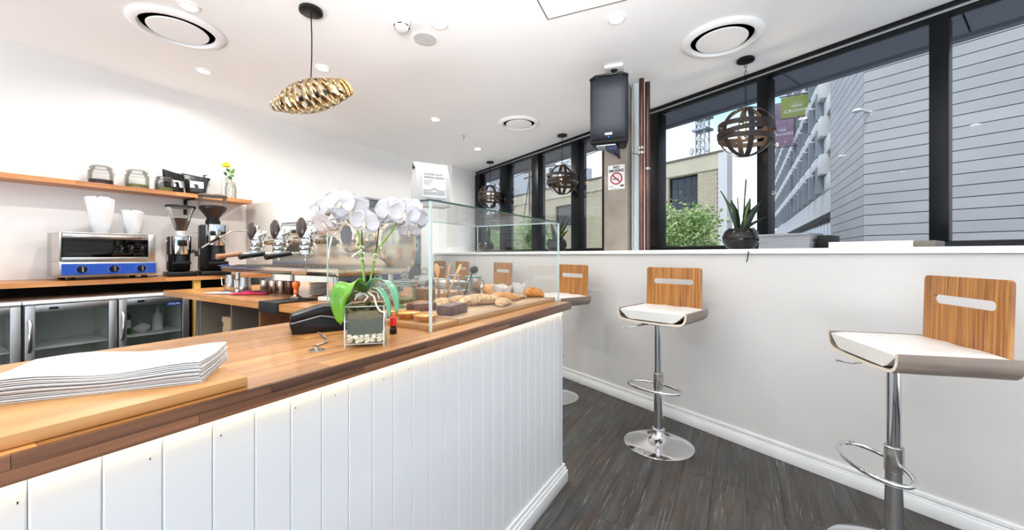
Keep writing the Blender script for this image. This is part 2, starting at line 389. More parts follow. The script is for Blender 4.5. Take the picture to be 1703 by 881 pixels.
# walls behind the standing place with shopfront openings
b = MB(); b.box((XW-.12, YS, 0), (XW, 4.6, .25)); b.box((XW-.12, YS, 2.62), (XW, 4.6, CEIL)); b.box((XW-.12, YS, .25), (XW, -1.9, 2.62)); b.box((XW-.12, 3.7, .25), (XW, 4.6, 2.62))
struct(b.build('wall_back', paint))
b = MB(); b.box((XW, YS-.12, 0), (2.61, YS, .25)); b.box((XW, YS-.12, 2.62), (2.61, YS, CEIL)); b.box((XW, YS-.12, .25), (-2.1, YS, 2.62)); b.box((1.5, YS-.12, .25), (2.61, YS, 2.62))
struct(b.build('wall_right', paint))
# deep ledge under the windows
tS = (YS-AY)/WY
p0 = wp(tS, 0); p1 = wp(3.66, 0); p2 = wp((4.13-AY-(OFF+.06)*NY)/WY, OFF+.06); p3 = wp((YS-AY-(OFF+.06)*NY)/WY, OFF+.06)
led_poly = [(p0.x, YS), (p1.x, 4.43), (4.957, 4.43), (4.957, 4.129), (p2.x, 4.129), (p3.x, YS)]
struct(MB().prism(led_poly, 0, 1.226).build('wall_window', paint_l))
cap = MB().prism([(p0.x-.018, YS), (p1.x-.018, 4.43), (4.957, 4.43), (4.957, 4.129), (p2.x, 4.129), (p3.x, YS)], 1.228, 1.26)
struct(cap.build('trim_1', gloss_w, bevel=.002))
bb = MB()
for z0, z1, d in ((0, .062, .018), (.062, .074, .014), (.078, .1, .009)):
    bb.box((tS+.02, 0, z0), (3.64, d, z1))
o = struct(wall_frame(bb.build('baseboard_window', gloss_w, bevel=.002)))

# windows -------------------------------------------------------
def window(n, t0, t1, mull, y0=-(OFF+.05), y1=-OFF+.02):
    """black frame with members of their own, one pane between each pair"""
    root = bpy.data.objects.new('window_%d' % n, None); C.objects.link(root); root['kind'] = 'structure'; wall_frame(root)
    def part(nm, a, b, m=frame_m, bv=.002): return MB().box(a, b).build(nm, m, root, bevel=bv)
    part('head', (t0, y0, 2.695), (t1, y1, CEIL-.001)); part('head_reflection', (t0, y0+.02, 2.672), (t1, y1-.012, 2.694), alu); part('head_bead', (t0, y0+.005, 2.648), (t1, y1-.004, 2.671))  # pale middle strip: reflection along the glazing head, built as a part
    part('window_sill', (t0, y0, 1.262), (t1, y1, 1.306))
    for a, b_ in mull: part('mullion', (a, y0-.05, 1.306), (b_, y1+.015, 2.648))
    for (a, b_), (c, d) in zip(mull[:-1], mull[1:]):
        part('pane', (b_, -(OFF+.012), 1.306), (c, -(OFF+.006), 2.648), gl_win, 0)
    return root
window(1, .62, 3.70, [(.62, .69), (1.066, 1.205), (1.873, 2.025), (2.659, 2.867), (3.506, 3.70)])
window(2, -3.6, .063, [(-3.6, -3.5), (-2.95, -2.85), (-1.99, -1.91), (-1.034, -.955), (-.05, .063)])
# pier between the windows, white, behind the concrete column
struct(wall_frame(MB().box((.064, -(OFF+.10), 1.262), (.619, -(OFF-.045), CEIL-.001)).build('wall_pier', paint)))
# concrete column on the ledge
struct(MB().box((3.372, .852, 1.261), (3.52, 1.062, CEIL-.001)).build('column', concrete, bevel=.004))
# soffit outside
so = bpy.data.objects.new('ceiling_soffit', None); C.objects.link(so); so['kind'] = 'structure'; wall_frame(so)
for k in range(-5, 5):
    MB().box((-.05+k*.982+.006, -1.43, 2.74), (-.05+(k+1)*.982-.006, -(OFF+.06), 2.77)).build('soffit_panel', slab_g, so)
MB().box((-5, -1.5, 2.715), (5, -1.437, 2.85)).build('fascia', slab_g, so)
MB().box((-5, -1.43, 2.772), (5, -(OFF+.06), 2.85)).build('backing', frame_m, so)

# sliding grey door in the left wall ------------------------------
d1 = bpy.data.objects.new('door_1', None); C.objects.link(d1); d1['kind'] = 'structure'; d1.location = (3.0, 4.43, 0)
for k in range(2): MB().box((.03+k*.72, -.04, .01), (.03+k*.72+.71, -.002, 1.98)).build('door_leaf', door_g, d1, bevel=.003)
MB().box((0, -.05, 0), (.028, -.001, 2.01)).box((1.47, -.05, 0), (1.5, -.001, 2.01)).box((0, -.05, 1.985), (1.5, -.001, 2.01)).build('door_frame', alu, d1)
MB().tube([(1.16, -.04, .98), (1.16, -.075, .99), (1.16, -.075, 1.29), (1.16, -.04, 1.3)], .008).build('door_handle', steel, d1)
n = thing('notice', (4.36, 4.375, 1.08), 0, 'teal notice with a crossed circle on the grey door behind the flowers', 'notice')
MB().box((-.11, 0, 0), (.11, .012, .42)).build('sheet', teal, n, bevel=.002)
q = MB(); q.tube([(.07*math.cos(a*PI/16), -.003, .29+.085*math.sin(a*PI/16)) for a in range(32)], .003, 6, closed=True)
q.tube([(-.07, -.003, .20), (.07, -.003, .38)], .003, 6); q.tube([(.07, -.003, .20), (-.07, -.003, .38)], .003, 6)
q.build('crossed_circle', paper, n)

# ------------------------------------------------------------------ front counter
ct = thing('counter_base', (0, .83, 0), 0, 'white counter front clad in narrow vertical grooved boards', 'counter')
bw = .0708
x0 = .2515 - 26*bw
for k in range(60):
    a = x0+k*bw
    if a > 1.87: break
    e = min(a+bw, 1.922)
    q = MB().prism([(a+.0006, .018), (a+.0004, .0022), (a+.0028, 0), (e-.0028, 0), (e-.0004, .0022), (e-.0006, .018)], .0, .918)
    q.build('board', board_w, ct)
MB().box((-1.6, .02, 0), (1.905, .045, .918)).box((1.885, .045, 0), (1.905, .60, .918)).build('carcass', board_w, ct)
MB().box((1.906, .004, 0), (1.922, .60, .918)).build('end_panel', board_w, ct)
q = MB()
for z0, z1, d in ((0, .062, .02), (.062, .078, .014), (.082, .098, .008)):
    q.prism([(-1.6, 0), (-1.6, -d), (1.922+d, -d), (1.922+d, .60), (1.922, .60), (1.922, 0)], z0, z1)
q.build('skirting', gloss_w, ct, bevel=.0015)
MB().box((-1.6, -.010, .923), (1.915, -.002, .9305)).build('led_strip', led, ct)
q = MB()
for k in range(22):
    xx = -.6+k*.118+.03*math.sin(k*3.1); q.box((xx, -.0008, .888-.002*(k % 3)), (xx+.0013, .001, .8915-.002*(k % 3)))
o = q.build('nail_holes', ink, ct); o['kind'] = 'stuff'
# worktop: staves along X
wt = thing('worktop', (0, 0, 0), 0, 'long butcher-block worktop on the white counter, dark front edge', 'worktop')
Z1 = .969; Z0 = .931
rows = 12; y0, y1 = .7975, 1.456; rw = (y1-y0)/rows; rnd = random.Random(9)
for r_ in range(rows):
    x = -1.6-rnd.random()*.3
    while x < 1.92:
        L = rnd.uniform(.42, .85); a = max(x, -1.6); e = min(x+L, 1.92)
        if e-a > .03: MB().box((a+.0003, y0+r_*rw+.0003, Z0), (e-.0003, y0+(r_+1)*rw-.0003, Z1)).build('stave', butcher, wt)
        x += L
for zz0, zz1 in ((Z0, Z0+.0188), (Z0+.0192, Z1-.0006)):
    x = -1.6-rnd.random()*.3
    while x < 1.94:
        L = rnd.uniform(.25, .5); a = max(x, -1.6); e = min(x+L, 1.94)
        if e-a > .02: MB().box((a+.0003, .79, zz0), (e-.0003, .7970, zz1)).build('edge_stave', butcher_d, wt)
        x += L
    MB().box((1.9205, .8122, zz0), (1.94, 1.456, zz1)).build('edge_stave', butcher_d, wt)
MB().lathe([(.017, 0), (.02, .0005), (.02, .0022), (.016, .0026), (.016, .001)], (.605, .962, Z1)).build('cable_grommet', steel, wt)

# ------------------------------------------------------------------ display case
dc = thing('display_case', (0, 0, 0), 0, 'frameless glass display case with pastries on the worktop', 'display case')
cx0, cx1, cy0, cy1, zt = .935, 1.955, .868, 1.42, 1.402
g = .006
def pane(a, b): return MB().box(a, b).build('pane', gl_case, dc)
pane((cx0+g, cy0, Z1+.001), (cx1-g, cy0+g, zt-g)); pane((cx0, cy0+g, Z1+.001), (cx0+g, cy1, zt-g)); pane((cx1-g, cy0+g, Z1+.001), (cx1, cy1, zt-g))
pane((cx0, cy0, zt-g+.0003), (cx1, cy1, zt))
def edge(a, b, m=gl_edge): return MB().box(a, b).build('glass_edge', m, dc)
for x, y in ((cx0, cy0), (cx1-g, cy0)): edge((x-.0008, y-.0008, Z1+.0005), (x+g+.0008, y+g+.0008, zt-g-.0005))
for x in (cx0, cx1-g): edge((x+.001, cy1-.002, Z1+.001), (x+g-.001, cy1+.001, zt-g-.0005))
edge((cx0-.001, cy0-.0015, zt-g), (cx1+.001, cy0-.0002, zt+.0006), gl_edge_d); edge((cx0-.0015, cy0, zt-g), (cx0-.0002, cy1, zt+.0006), gl_edge_d)
edge((cx1+.0002, cy0, zt-g), (cx1+.0015, cy1, zt+.0006)); edge((cx0, cy1+.0002, zt-g), (cx1, cy1+.0015, zt+.0006))

# serving boards
def serving(name, x0, x1, y0, y1, z, h, m, label):
    o = MB().box((x0, y0, z+.0006), (x1, y1, z+h)).build(name, m, bevel=.0015); return tag(o, label, 'board')
serving('serving_board', .952, 1.094, .885, 1.30, Z1, .018, board_m, 'small pale wooden board under the tarts and chocolate slices')
serving('serving_board', 1.10, 1.935, .882, 1.395, Z1, .020, board_g, 'long greyish wooden board under the pastries in the glass case')
serving('serving_board', -.25, .372, .812, 1.24, Z1, .019, board_m, 'thick wooden board under the napkins at the near end of the worktop')

# ------------------------------------------------------------------ napkins
ang = math.atan2(.817, .576)
zz = Z1+.0195
Nn = 12
for k in range(Nn):
    h = .0029; rr = random.Random(50+k); jx, jy = rr.uniform(-.003, .003), rr.uniform(-.003, .003)
    def fn(u, v, top, k=k, jx=jx, jy=jy):
        x = u*.172+jx; y = v*.30+jy
        wave = .0045*math.sin(v*9+1)*(k/Nn)+.003*math.sin(u*5+2)*(k/Nn)
        return (x, y, zz+k*h+wave+(h*.62 if top else 0))
    q = MB(); q.grid(lambda u, v: fn(u, v, True), 6, 14); n0 = len(q.v); q.grid(lambda u, v: fn(u, v, False), 6, 14)
    q.f[-84:] = [tuple(reversed(f)) for f in q.f[-84:]]
    gi = lambda i, j: i*15+j
    ring = [gi(0, j) for j in range(15)]+[gi(i, 14) for i in range(1, 7)]+[gi(6, j) for j in range(13, -1, -1)]+[gi(i, 0) for i in range(5, 0, -1)]
    for a, b_ in zip(ring, ring[1:]+ring[:1]): q.f.append((a, b_, b_+n0, a+n0)); q.sm.append(False)
    o = q.build('folded_napkin', paper, sharp=50)
    o.location = (.309, .843, 0); o.rotation_euler = (0, 0, ang)
    tag(o, 'topmost folded white paper napkin of the stack on the near wooden board' if k == Nn-1 else 'folded white paper napkin lower in the stack on the near wooden board', 'napkin', 'folded napkins stacked on the board')

# ------------------------------------------------------------------ payment terminal
pt = thing('payment_terminal', (.80, 1.20, Z1), R(-28), 'black card payment terminal with silver trim beside the square vase', 'card terminal')
prof = [(-.11, .0), (-.118, .03), (-.115, .034), (-.03, .052), (.0, .046), (.075, .012), (.11, .010), (.112, 0)]
M = frameM((0, -.04, 0), (1, 0, 0), (0, 0, 1)); M2 = Matrix.Identity(4)
def ext(prof, y0, y1):
    q = MB(); n = len(prof); v = [(p[0], y0, p[1]) for p in prof]+[(p[0], y1, p[1]) for p in prof]
    return q.add(v, [tuple(range(n)), tuple(range(2*n-1, n-1, -1))]+[(i, n+i, n+(i+1) % n, (i+1) % n) for i in range(n)])
ext(prof, -.045, .045).build('base', black_p, pt, bevel=.003)
ext([(-.118, .042), (-.112, .06), (-.02, .086), (.03, .082), (.085, .034), (.10, .018), (.08, .018), (.0, .052), (-.03, .057), (-.112, .040)], -.043, .043).build('printer_head', black_p, pt, bevel=.003)
MB().tube([(-.112, -.046, .0365), (-.03, -.046, .0545), (-.0, -.046, .0485), (.078, -.046, .015), (.11, -.046, .013)], .0022, 6).build('silver_trim', alu, pt)
c = MB().tube([(.715, 1.13, Z1+.012), (.70, 1.07, Z1+.005), (.672, 1.02, Z1+.004), (.63, 1.0, Z1+.004), (.61, .985, Z1+.006), (.605, .965, Z1+.006), (.605, .962, Z1-.0)], .0026, 8).build('power_cable', steel)
tag(c, 'thin silvery cable from the card terminal into the worktop grommet', 'cable')

# ------------------------------------------------------------------ lighter
li = thing('lighter', (.86, .958, Z1), 0, 'small red lighter with black base standing by the square vase', 'lighter')
MB().lathe([(.0105, 0), (.0112, .001), (.0112, .016), (.009, .018), (.009, .026)], seg=16).build('base', black_p, li)
MB().lathe([(.0098, .026), (.0105, .028), (.0105, .052), (.008, .054)], seg=16).build('body', mat('red_plastic', '#d8231c', .3), li)
MB().lathe([(.006, .054), (.007, .06), (.004, .066), (0, .067)], seg=12).build('cap', mat('orange_cap', '#e36a20', .4), li)

# ------------------------------------------------------------------ orchid in square vase
vz = thing('glass_vase', (.725, .915, Z1), R(-45), 'square clear glass vase of moss and white pebbles on the worktop', 'vase')
h = .05; H_ = .112
q = MB()
q.box((-h, -h, 0), (h, h, .011))
for sx in (-1, 1):
    q.box((min(sx*h, sx*(h-.004)), -h, .011), (max(sx*h, sx*(h-.004)), h, H_))
for sy in (-1, 1):
    q.box((-h+.004, min(sy*h, sy*(h-.004)), .011), (h-.004, max(sy*h, sy*(h-.004)), H_))
q.build('glass', gl_vase, vz)
q = MB()
for sx in (-1, 1):
    for sy in (-1, 1): q.box((sx*h-.0012, sy*h-.0012, .001), (sx*h+.0012, sy*h+.0012, H_))
q.tube([(-h, -h, H_), (h, -h, H_), (h, h, H_), (-h, h, H_)], .0012, 6, closed=True)
q.tube([(-h, -h, .011), (h, -h, .011), (h, h, .011), (-h, h, .011)], .001, 6, closed=True)
q.build('glass_rim', gl_edge, vz)
ip = h-.0055
q = MB(); q.grid(lambda u, v: (0, 0, 0), 1, 1); q = MB()
rnd = random.Random(3)
def lump(z0, z1, amp, seed):
    q = MB(); n = 12
    def side(u, v):
        a = u*4; k = int(a) % 4; f = a-int(a)
        cs = [(-ip, -ip), (ip, -ip), (ip, ip), (-ip, ip), (-ip, -ip)]
        x = cs[k][0]*(1-f)+cs[k+1][0]*f; y = cs[k][1]*(1-f)+cs[k+1][1]*f
        d = 1-amp*(.5+.5*math.sin(u*60+v*17+seed))
        return (x*d, y*d, z0+(z1-z0)*v+.002*math.sin(u*40+seed))
    q.grid(side, 48, 8)
    q.grid(lambda u, v: ((u*2-1)*ip*.96, (v*2-1)*ip*.96, z1+.006*math.sin(u*13+seed)*math.cos(v*11)), n, n)
    return q
lump(.036, .078, .03, 1).build('moss', moss, vz)
lump(.076, .100, .03, 5).build('bark_mix', bark, vz)
# peat lumps and moss tufts on top
q = MB(); rnd = random.Random(12)
for k in range(60):
    x, y = rnd.uniform(-.042, .042), rnd.uniform(-.042, .042); rr = rnd.uniform(.004, .009)
    q.blob((x, y, .104+rnd.uniform(0, .012)*(1-abs(x)/.06)), rr, rr*.8, rr*.6, 6, 4, noise=.15, seed=k)
o = q.build('bark_chips', bark, vz); o['kind'] = 'stuff'
pmesh = MB().blob((0, 0, 0), .0085, .006, .0045, 10, 6, noise=.05, seed=2).build('pebble', pebble, vz); pmd = pmesh.data; bpy.data.objects.remove(pmesh)
rnd = random.Random(8); k = 0
for side in range(4):
    for lay in range(3):
        for j in range(6):
            o = bpy.data.objects.new('pebble', pmd); C.objects.link(o); o.parent = vz
            a = -ip+.007+j*(2*ip-.014)/5+rnd.uniform(-.003, .003); zq = .016+lay*.0075+rnd.uniform(-.001, .001); inn = ip-.005
            o.location = [(a, -inn, zq), (a, inn, zq), (-inn, a, zq), (inn, a, zq)][side]
            o.rotation_euler = (rnd.uniform(-.6, .6), rnd.uniform(-.6, .6), rnd.uniform(0, 3)); s_ = rnd.uniform(.85, 1.25); o.scale = (s_, s_, s_)
MB().box((-ip+.009, -ip+.009, .0125), (ip-.009, ip-.009, .037)).build('gravel_core', mat('gravel_core', '#857c6a', .9, var=.4, scale=(120, 120, 120), bump=1), vz)

oc = thing('orchid', (.735, .925, Z1+.10), 0, 'white moth orchid with two arching sprays growing from the square vase', 'orchid')
o0 = Vector((.735, .925, Z1+.10))
def L(px, py, d): return at(px, py, d)-o0
def leaf(name, pts, wid, m, fold=.25, n=14, tw=None):
    pts = [Vector(p) for p in pts]
    def bez(t):
        seg = (len(pts)-1)*t; i = min(int(seg), len(pts)-2); f = seg-i
        p_1 = pts[max(i-1, 0)]; a = pts[i]; b = pts[i+1]; c_ = pts[min(i+2, len(pts)-1)]
        return .5*((2*a)+(b-p_1)*f+(2*p_1-5*a+4*b-c_)*f*f+(-p_1+3*a-3*b+c_)*f**3)
    q = MB(); V = []
    for i in range(n+1):
        t = i/n; p = bez(t); tg = (bez(min(1, t+.02))-bez(max(0, t-.02))).normalized()
        ws = tw if tw is not None else tg.cross(Vector((0, 0, 1)))
        sd = Vector(ws); sd = (sd-sd.dot(tg)*tg).normalized(); up = sd.cross(tg)
        wd_ = wid*(math.sin(PI*min(1, t*.93+.07))**.55)*(1 if t < .97 else .3)
        if i == n: wd_ = 0.0005
        for s_ in (-1, -.5, 0, .5, 1): V.append(p+sd*wd_*s_+up*wd_*fold*abs(s_))
    q.add(V, [(i*5+j, (i+1)*5+j, (i+1)*5+j+1, i*5+j+1) for i in range(n) for j in range(4)], True)
    return q.build(name, m, oc, solid=.0016)
leaf('leaf', [L(604, 484, 1.10), L(590, 470, 1.06), L(573, 478, 1.03), L(562, 500, 1.02), L(567, 540, 1.03)], .024, leaf_g, -.2, tw=RT*.9+FW*.4+Vector((0, 0, .25)))
leaf('leaf', [L(608, 484, 1.12), L(622, 468, 1.10), L(642, 468, 1.08), L(656, 488, 1.07), L(660, 522, 1.07)], .016, leaf_t, -.2, tw=RT*.5+FW*.8+Vector((0, 0, -.2)))
leaf('leaf', [L(610, 486, 1.12), L(622, 478, 1.10), L(636, 486, 1.07), L(645, 505, 1.06), L(647, 530, 1.06)], .010, leaf_t, -.2, tw=RT*.6+FW*.7)
leaf('leaf', [L(605, 486, 1.12), L(592, 484, 1.15), L(578, 500, 1.16), L(574, 520, 1.17)], .012, leaf_d, -.2)
leaf('leaf', [L(606, 486, 1.10), L(602, 477, 1.07), L(600, 470, 1.05)], .013, leaf_d, .2, n=8, tw=RT)
def stem(pts, r, m, nm='stem'): return MB().tube(pts, r, 8).build(nm, m, oc)
stem([L(606, 486, 1.11), L(605, 460, 1.11), L(602, 430, 1.11), L(598, 395, 1.11), L(594, 380, 1.11)], .0032, stem_g)
stem([L(594, 380, 1.11), L(586, 376, 1.11), L(577, 365, 1.11), L(566, 356, 1.11), L(560, 352, 1.11), L(553, 352, 1.10)], .0022, stem_b)
stem([L(594, 380, 1.11), L(600, 374, 1.10), L(604, 368, 1.09)], .0016, stem_g)
stem([L(553, 352, 1.10), L(545, 358, 1.09), L(530, 358, 1.10)], .0016, stem_b)
stem([L(611, 486, 1.13), L(617, 460, 1.13), L(622, 435, 1.13), L(630, 412, 1.12), L(645, 393, 1.12), L(654, 381, 1.12), L(658, 371, 1.11)], [.0032, .003, .0028, .0026, .0024, .0022, .002], stem_g)
stem([L(658, 371, 1.11), L(668, 369, 1.11), L(676, 367, 1.11)], .002, stem_b)
stem([L(655, 381, 1.12), L(664, 382, 1.10), L(672, 380, 1.09)], .0014, stem_g)
stem([L(658, 371, 1.11), L(654, 364, 1.10), L(650, 358, 1.10)], .0014, stem_g)
stem([L(608, 486, 1.115), L(603, 420, 1.115), L(601, 370, 1.115)], .0016, black_p, 'support_stick')
stem([L(614, 486, 1.135), L(624, 430, 1.135), L(630, 378, 1.135)], .0016, black_p, 'support_stick')
for pp in ((601, 411), (602, 421), (603, 431), (625, 424), (623, 434)):
    c0 = L(*pp, 1.105 if pp[0] < 610 else 1.125)
    q = MB(); q.tube([c0+Vector((.008*math.cos(a*PI/8), .006*math.sin(a*PI/8), .004*math.sin(a*PI/4))) for a in range(16)], .0016, 6, closed=True); q.build('clip', root_m, oc)
q = MB().tube([L(585, 427, 1.07), L(593, 421, 1.08), L(602, 415, 1.10)], .0026, 8); q.build('clip_tail', root_m, oc)
for pts in ([(612, 486, 1.08), (622, 493, 1.05), (626, 508, 1.035), (632, 517, 1.03), (641, 520, 1.03), (640, 528, 1.03)], [(600, 486, 1.08), (594, 492, 1.07), (590, 498, 1.06)], [(606, 488, 1.08), (612, 494, 1.06), (606, 500, 1.06)], [(615, 484, 1.10), (628, 486, 1.08), (630, 496, 1.07)]):
    MB().tube([L(*p) for p in pts], .0024, 8).build('root', root_m, oc)
# one flower, copied
def petal_mb(length, width, ang_, cup, lift):
    q = MB(); ca, sa = math.cos(ang_), math.sin(ang_)
    def fn(u, v):
        r = .003+u*length; wv = width*math.sin(PI*min(1, u*.86+.10))**.75*(1 if u < 1 else .25); s_ = (v*2-1)
        x = s_*wv; y = r; z = lift*u*u*length+cup*(s_*s_)*width - .15*length*math.sin(u*PI)*.4
        return (x*ca-y*sa, x*sa+y*ca, z)
    q.grid(fn, 6, 6); return q
fl = thing('x', (0, 0, 0), 0, None, None); fl.name = 'flower'
del fl
def make_flower():
    root = bpy.data.objects.new('flower', None); C.objects.link(root); root.parent = oc
    for a_, ln, wd_, c_ in ((0, .038, .019, .1), (R(128), .036, .017, .1), (R(-128), .036, .017, .1)):
        petal_mb(ln, wd_, a_, c_, -.15).build('petal', petal, root, solid=.0007)
    for a_ in (R(72), R(-72)):
        petal_mb(.040, .030, a_, .12, .12).build('petal', petal, root, loc=(0, 0, .0015), solid=.0007)
    q = MB(); q.blob((0, 0, .004), .004, .0045, .006, 10, 6); q.blob((0, -.007, .005), .006, .009, .004, 10, 6)
    q.tube([(0, -.012, .007), (.004, -.018, .010)], .0012, 6); q.tube([(0, -.012, .007), (-.004, -.018, .010)], .0012, 6); q.build('lip', lip, root)
    return root
fl0 = make_flower()
def place_flower(px, py, d, yaw, pitch, roll, s=1, first=False):
    f = fl0 if first else copy_tree(fl0, oc)
    f.location = L(px, py, d)
    # facing the standing place, then turned by yaw / pitch / roll
    Rb = Matrix((( RT.x, 0, -FW.x), (RT.y, 0, -FW.y), (0, 1, 0)))
    Mr = Rb @ (Matrix.Rotation(R(yaw), 3, 'Y') @ Matrix.Rotation(R(pitch), 3, 'X') @ Matrix.Rotation(R(roll), 3, 'Z'))
    f.rotation_euler = Mr.to_euler(); f.scale = (s, s, s)
FL = [(547, 344, 1.09, -15, 10, 10, .95), (566, 337, 1.07, 5, -5, -8, 1.0), (583, 348, 1.08, 25, 10, 5, 1.0), (593, 341, 1.12, 35, -10, 10, .85),
      (607, 370, 1.07, 10, 15, -12, .95), (540, 371, 1.06, -25, 35, 15, .95), (527, 352, 1.12, -45, 5, 0, .85), (572, 355, 1.12, 0, -30, 12, .75),
      (649, 350, 1.09, -10, 5, 8, 1.0), (674, 356, 1.08, 10, 10, -8, 1.0), (691, 366, 1.10, 55, 10, 5, .95), (681, 384, 1.07, 15, 45, 0, .75), (662, 345, 1.12, 0, -15, 15, .7), (684, 345, 1.12, 30, -20, 0, .8)]
for i, a_ in enumerate(FL): place_flower(*a_, first=(i == 0))

# ------------------------------------------------------------------ pastries on the boards
ZB = Z1+.018; ZG = Z1+.020
def tart(x, y, s, label, rz=0):
    t = thing('custard_tart', (x, y, ZB), rz, label, 'tart', 'custard tarts in the glass case')
    q = MB(); seg = 28; prof = [(.030, 0), (.036, .008), (.043, .019), (.0435, .022), (.040, .023), (.037, .018)]
    vs = []
    for i, (r, z) in enumerate(prof):
        for k in range(seg):
            a = 2*PI*k/seg; rr = r*s*(1+.035*math.cos(14*a)*(i > 0)); vs.append((rr*math.cos(a), rr*math.sin(a), z*s))
    q.add(vs, [(i*seg+k, i*seg+(k+1) % seg, (i+1)*seg+(k+1) % seg, (i+1)*seg+k) for i in range(5) for k in range(seg)]+[tuple(range(seg-1, -1, -1))], True)
    q.build('crust', pastry, t); MB().lathe([(.038*s, .017*s), (.03*s, .021*s), (0, .0225*s)], seg=24).build('filling', custard, t); return t
tart(1.012, .965, 1.0, 'nearest golden custard tart, right by the front glass corner post')
tart(1.02, 1.06, 1.05, 'custard tart just behind the nearest one, left of it in the photo')
tart(1.015, 1.165, .9, 'custard tart furthest back, partly behind the orchid leaf')
def cake(x, y, rz, lx, ly, h, label):
    t = thing('chocolate_slice', (x, y, ZG), rz, label, 'cake', 'chocolate slices in the glass case')
    q = MB(); n = 8
    q.box((-lx, -ly, 0), (lx, ly, h)); o = q.build('sponge', choc, t, bevel=.006)
    MB().box((-lx+.003, -ly+.003, h-.0005), (lx-.003, ly-.003, h+.002)).build('icing', mat('icing', '#5a3a34', .4, var=.2, scale=(60, 60, 60), bump=.3), t, bevel=.001)
cake(1.185, .985, R(8), .062, .036, .036, 'chocolate cake slice nearest the front glass, right of the corner post')
cake(1.19, 1.155, R(-12), .055, .032, .030, 'chocolate cake slice behind the corner post, further from the glass')
def loaf(name, x, y, rz, l, w, h, m, label, cat, seed=0, seams=0, tip=.5):
    """crescent / long loaf of baked dough: ribbed body of varying radius"""
    t = MB(); n = 26; pts = []; seg = 14; vs = []
    for i in range(n+1):
        u = i/n; s_ = math.sin(PI*u)**tip if 0 < u < 1 else .02
        rib = 1+(.07*abs(math.sin(seams*PI*u)) if seams else .02*math.sin(13*u+seed))
        bend = .12*l*math.sin(PI*u)*(1 if seams else .3)
        for k in range(seg):
            a = 2*PI*k/seg; ww = w*s_*rib*(1+.04*math.sin(3*a+seed+5*u)); hh = h*s_*rib
            z = math.sin(a)*hh*.5+h*.5*max(s_, .35)
            vs.append(((u-.5)*l, math.cos(a)*ww*.5+bend, max(z*.96, .0005)))
    t.add(vs, [(i*seg+k, i*seg+(k+1) % seg, (i+1)*seg+(k+1) % seg, (i+1)*seg+k) for i in range(n) for k in range(seg)]+[tuple(range(seg)), tuple(n*seg+k for k in range(seg-1, -1, -1))], True)
    o = t.build(name, m, sharp=80); o.location = (x, y, ZG+.0004); o.rotation_euler = (0, 0, rz); tag(o, label, cat); return o
loaf('almond_croissant', 1.445, 1.03, R(-28), .27, .075, .052, almond, 'largest almond croissant, flaked and dusted, mid-case against the front', 'croissant', 1, 7)
loaf('almond_croissant', 1.335, 1.15, R(20), .14, .075, .040, almond, 'small round flaky almond pastry left of the large croissant', 'pastry', 2, 5, .4)
loaf('almond_croissant', 1.50, .935, R(10), .12, .065, .036, almond, 'flat almond pastry at the near tip of the large croissant', 'pastry', 3, 4, .4)
loaf('croissant', 1.62, 1.02, R(-22), .20, .07, .048, pastry, 'plain golden croissant right of the large almond one', 'croissant', 4, 7)
loaf('flat_pastry', 1.52, 1.20, R(-5), .17, .08, .030, almond, 'flat icing-dusted pastry behind the croissants', 'pastry', 5, 3, .4)
loaf('flat_pastry', 1.75, 1.02, R(-5), .16, .085, .030, almond, 'sugared flat pastry in front of the paper-wrapped roll', 'pastry', 6, 3, .4)
loaf('flat_pastry', 1.30, 1.29, R(10), .20, .06, .020, pastry, 'thin brown slice lying in front of the glass jars', 'pastry', 6, 0, .3)
loaf('bread_roll', 1.83, 1.24, R(40), .17, .085, .068, pastry, 'golden bread roll at the back left of the wrapped one', 'bread roll', 7, 0, .45)
loaf('bread_roll', 1.86, 1.12, R(-15), .14, .07, .060, pastry, 'bread roll standing behind the paper wrap', 'bread roll', 9, 0, .45)
loaf('bread_roll', 1.875, .99, R(-55), .13, .065, .058, pastry, 'golden bread roll furthest right in the glass case', 'bread roll', 8, 0, .45)
o = loaf('wrapped_roll', 1.77, 1.12, R(-20), .13, .07, .055, almond, 'nut-topped muffin roll in a white paper wrap', 'wrapped roll', 11, 0, .5)
def crumple(name, x, y, z, r, h, m, label, cat, seed, pts=7):
    q = MB(); rr = random.Random(seed); ph = rr.uniform(0, 6)
    def fn(u, v):
        a = u*2*PI; rad = r*(.6+.4*v)*(1+.10*v*math.sin(pts*a+ph)); return (rad*math.cos(a), rad*math.sin(a), h*v*(1+.15*math.sin(3*a+ph)*v))
    q.grid(fn, 42, 5, smooth=False); o = q.build(name, m, solid=.0006); o.location = (x, y, z); return tag(o, label, cat)
crumple('paper_wrap', 1.77, 1.12, ZG+.001, .055, .062, paper, 'crimped white paper wrap around the muffin roll', 'paper wrap', 2)
crumple('paper_wrap', 1.84, 1.06, ZG+.001, .04, .072, paper, 'pointed white paper wrap between the bread rolls', 'paper wrap', 5, 4)
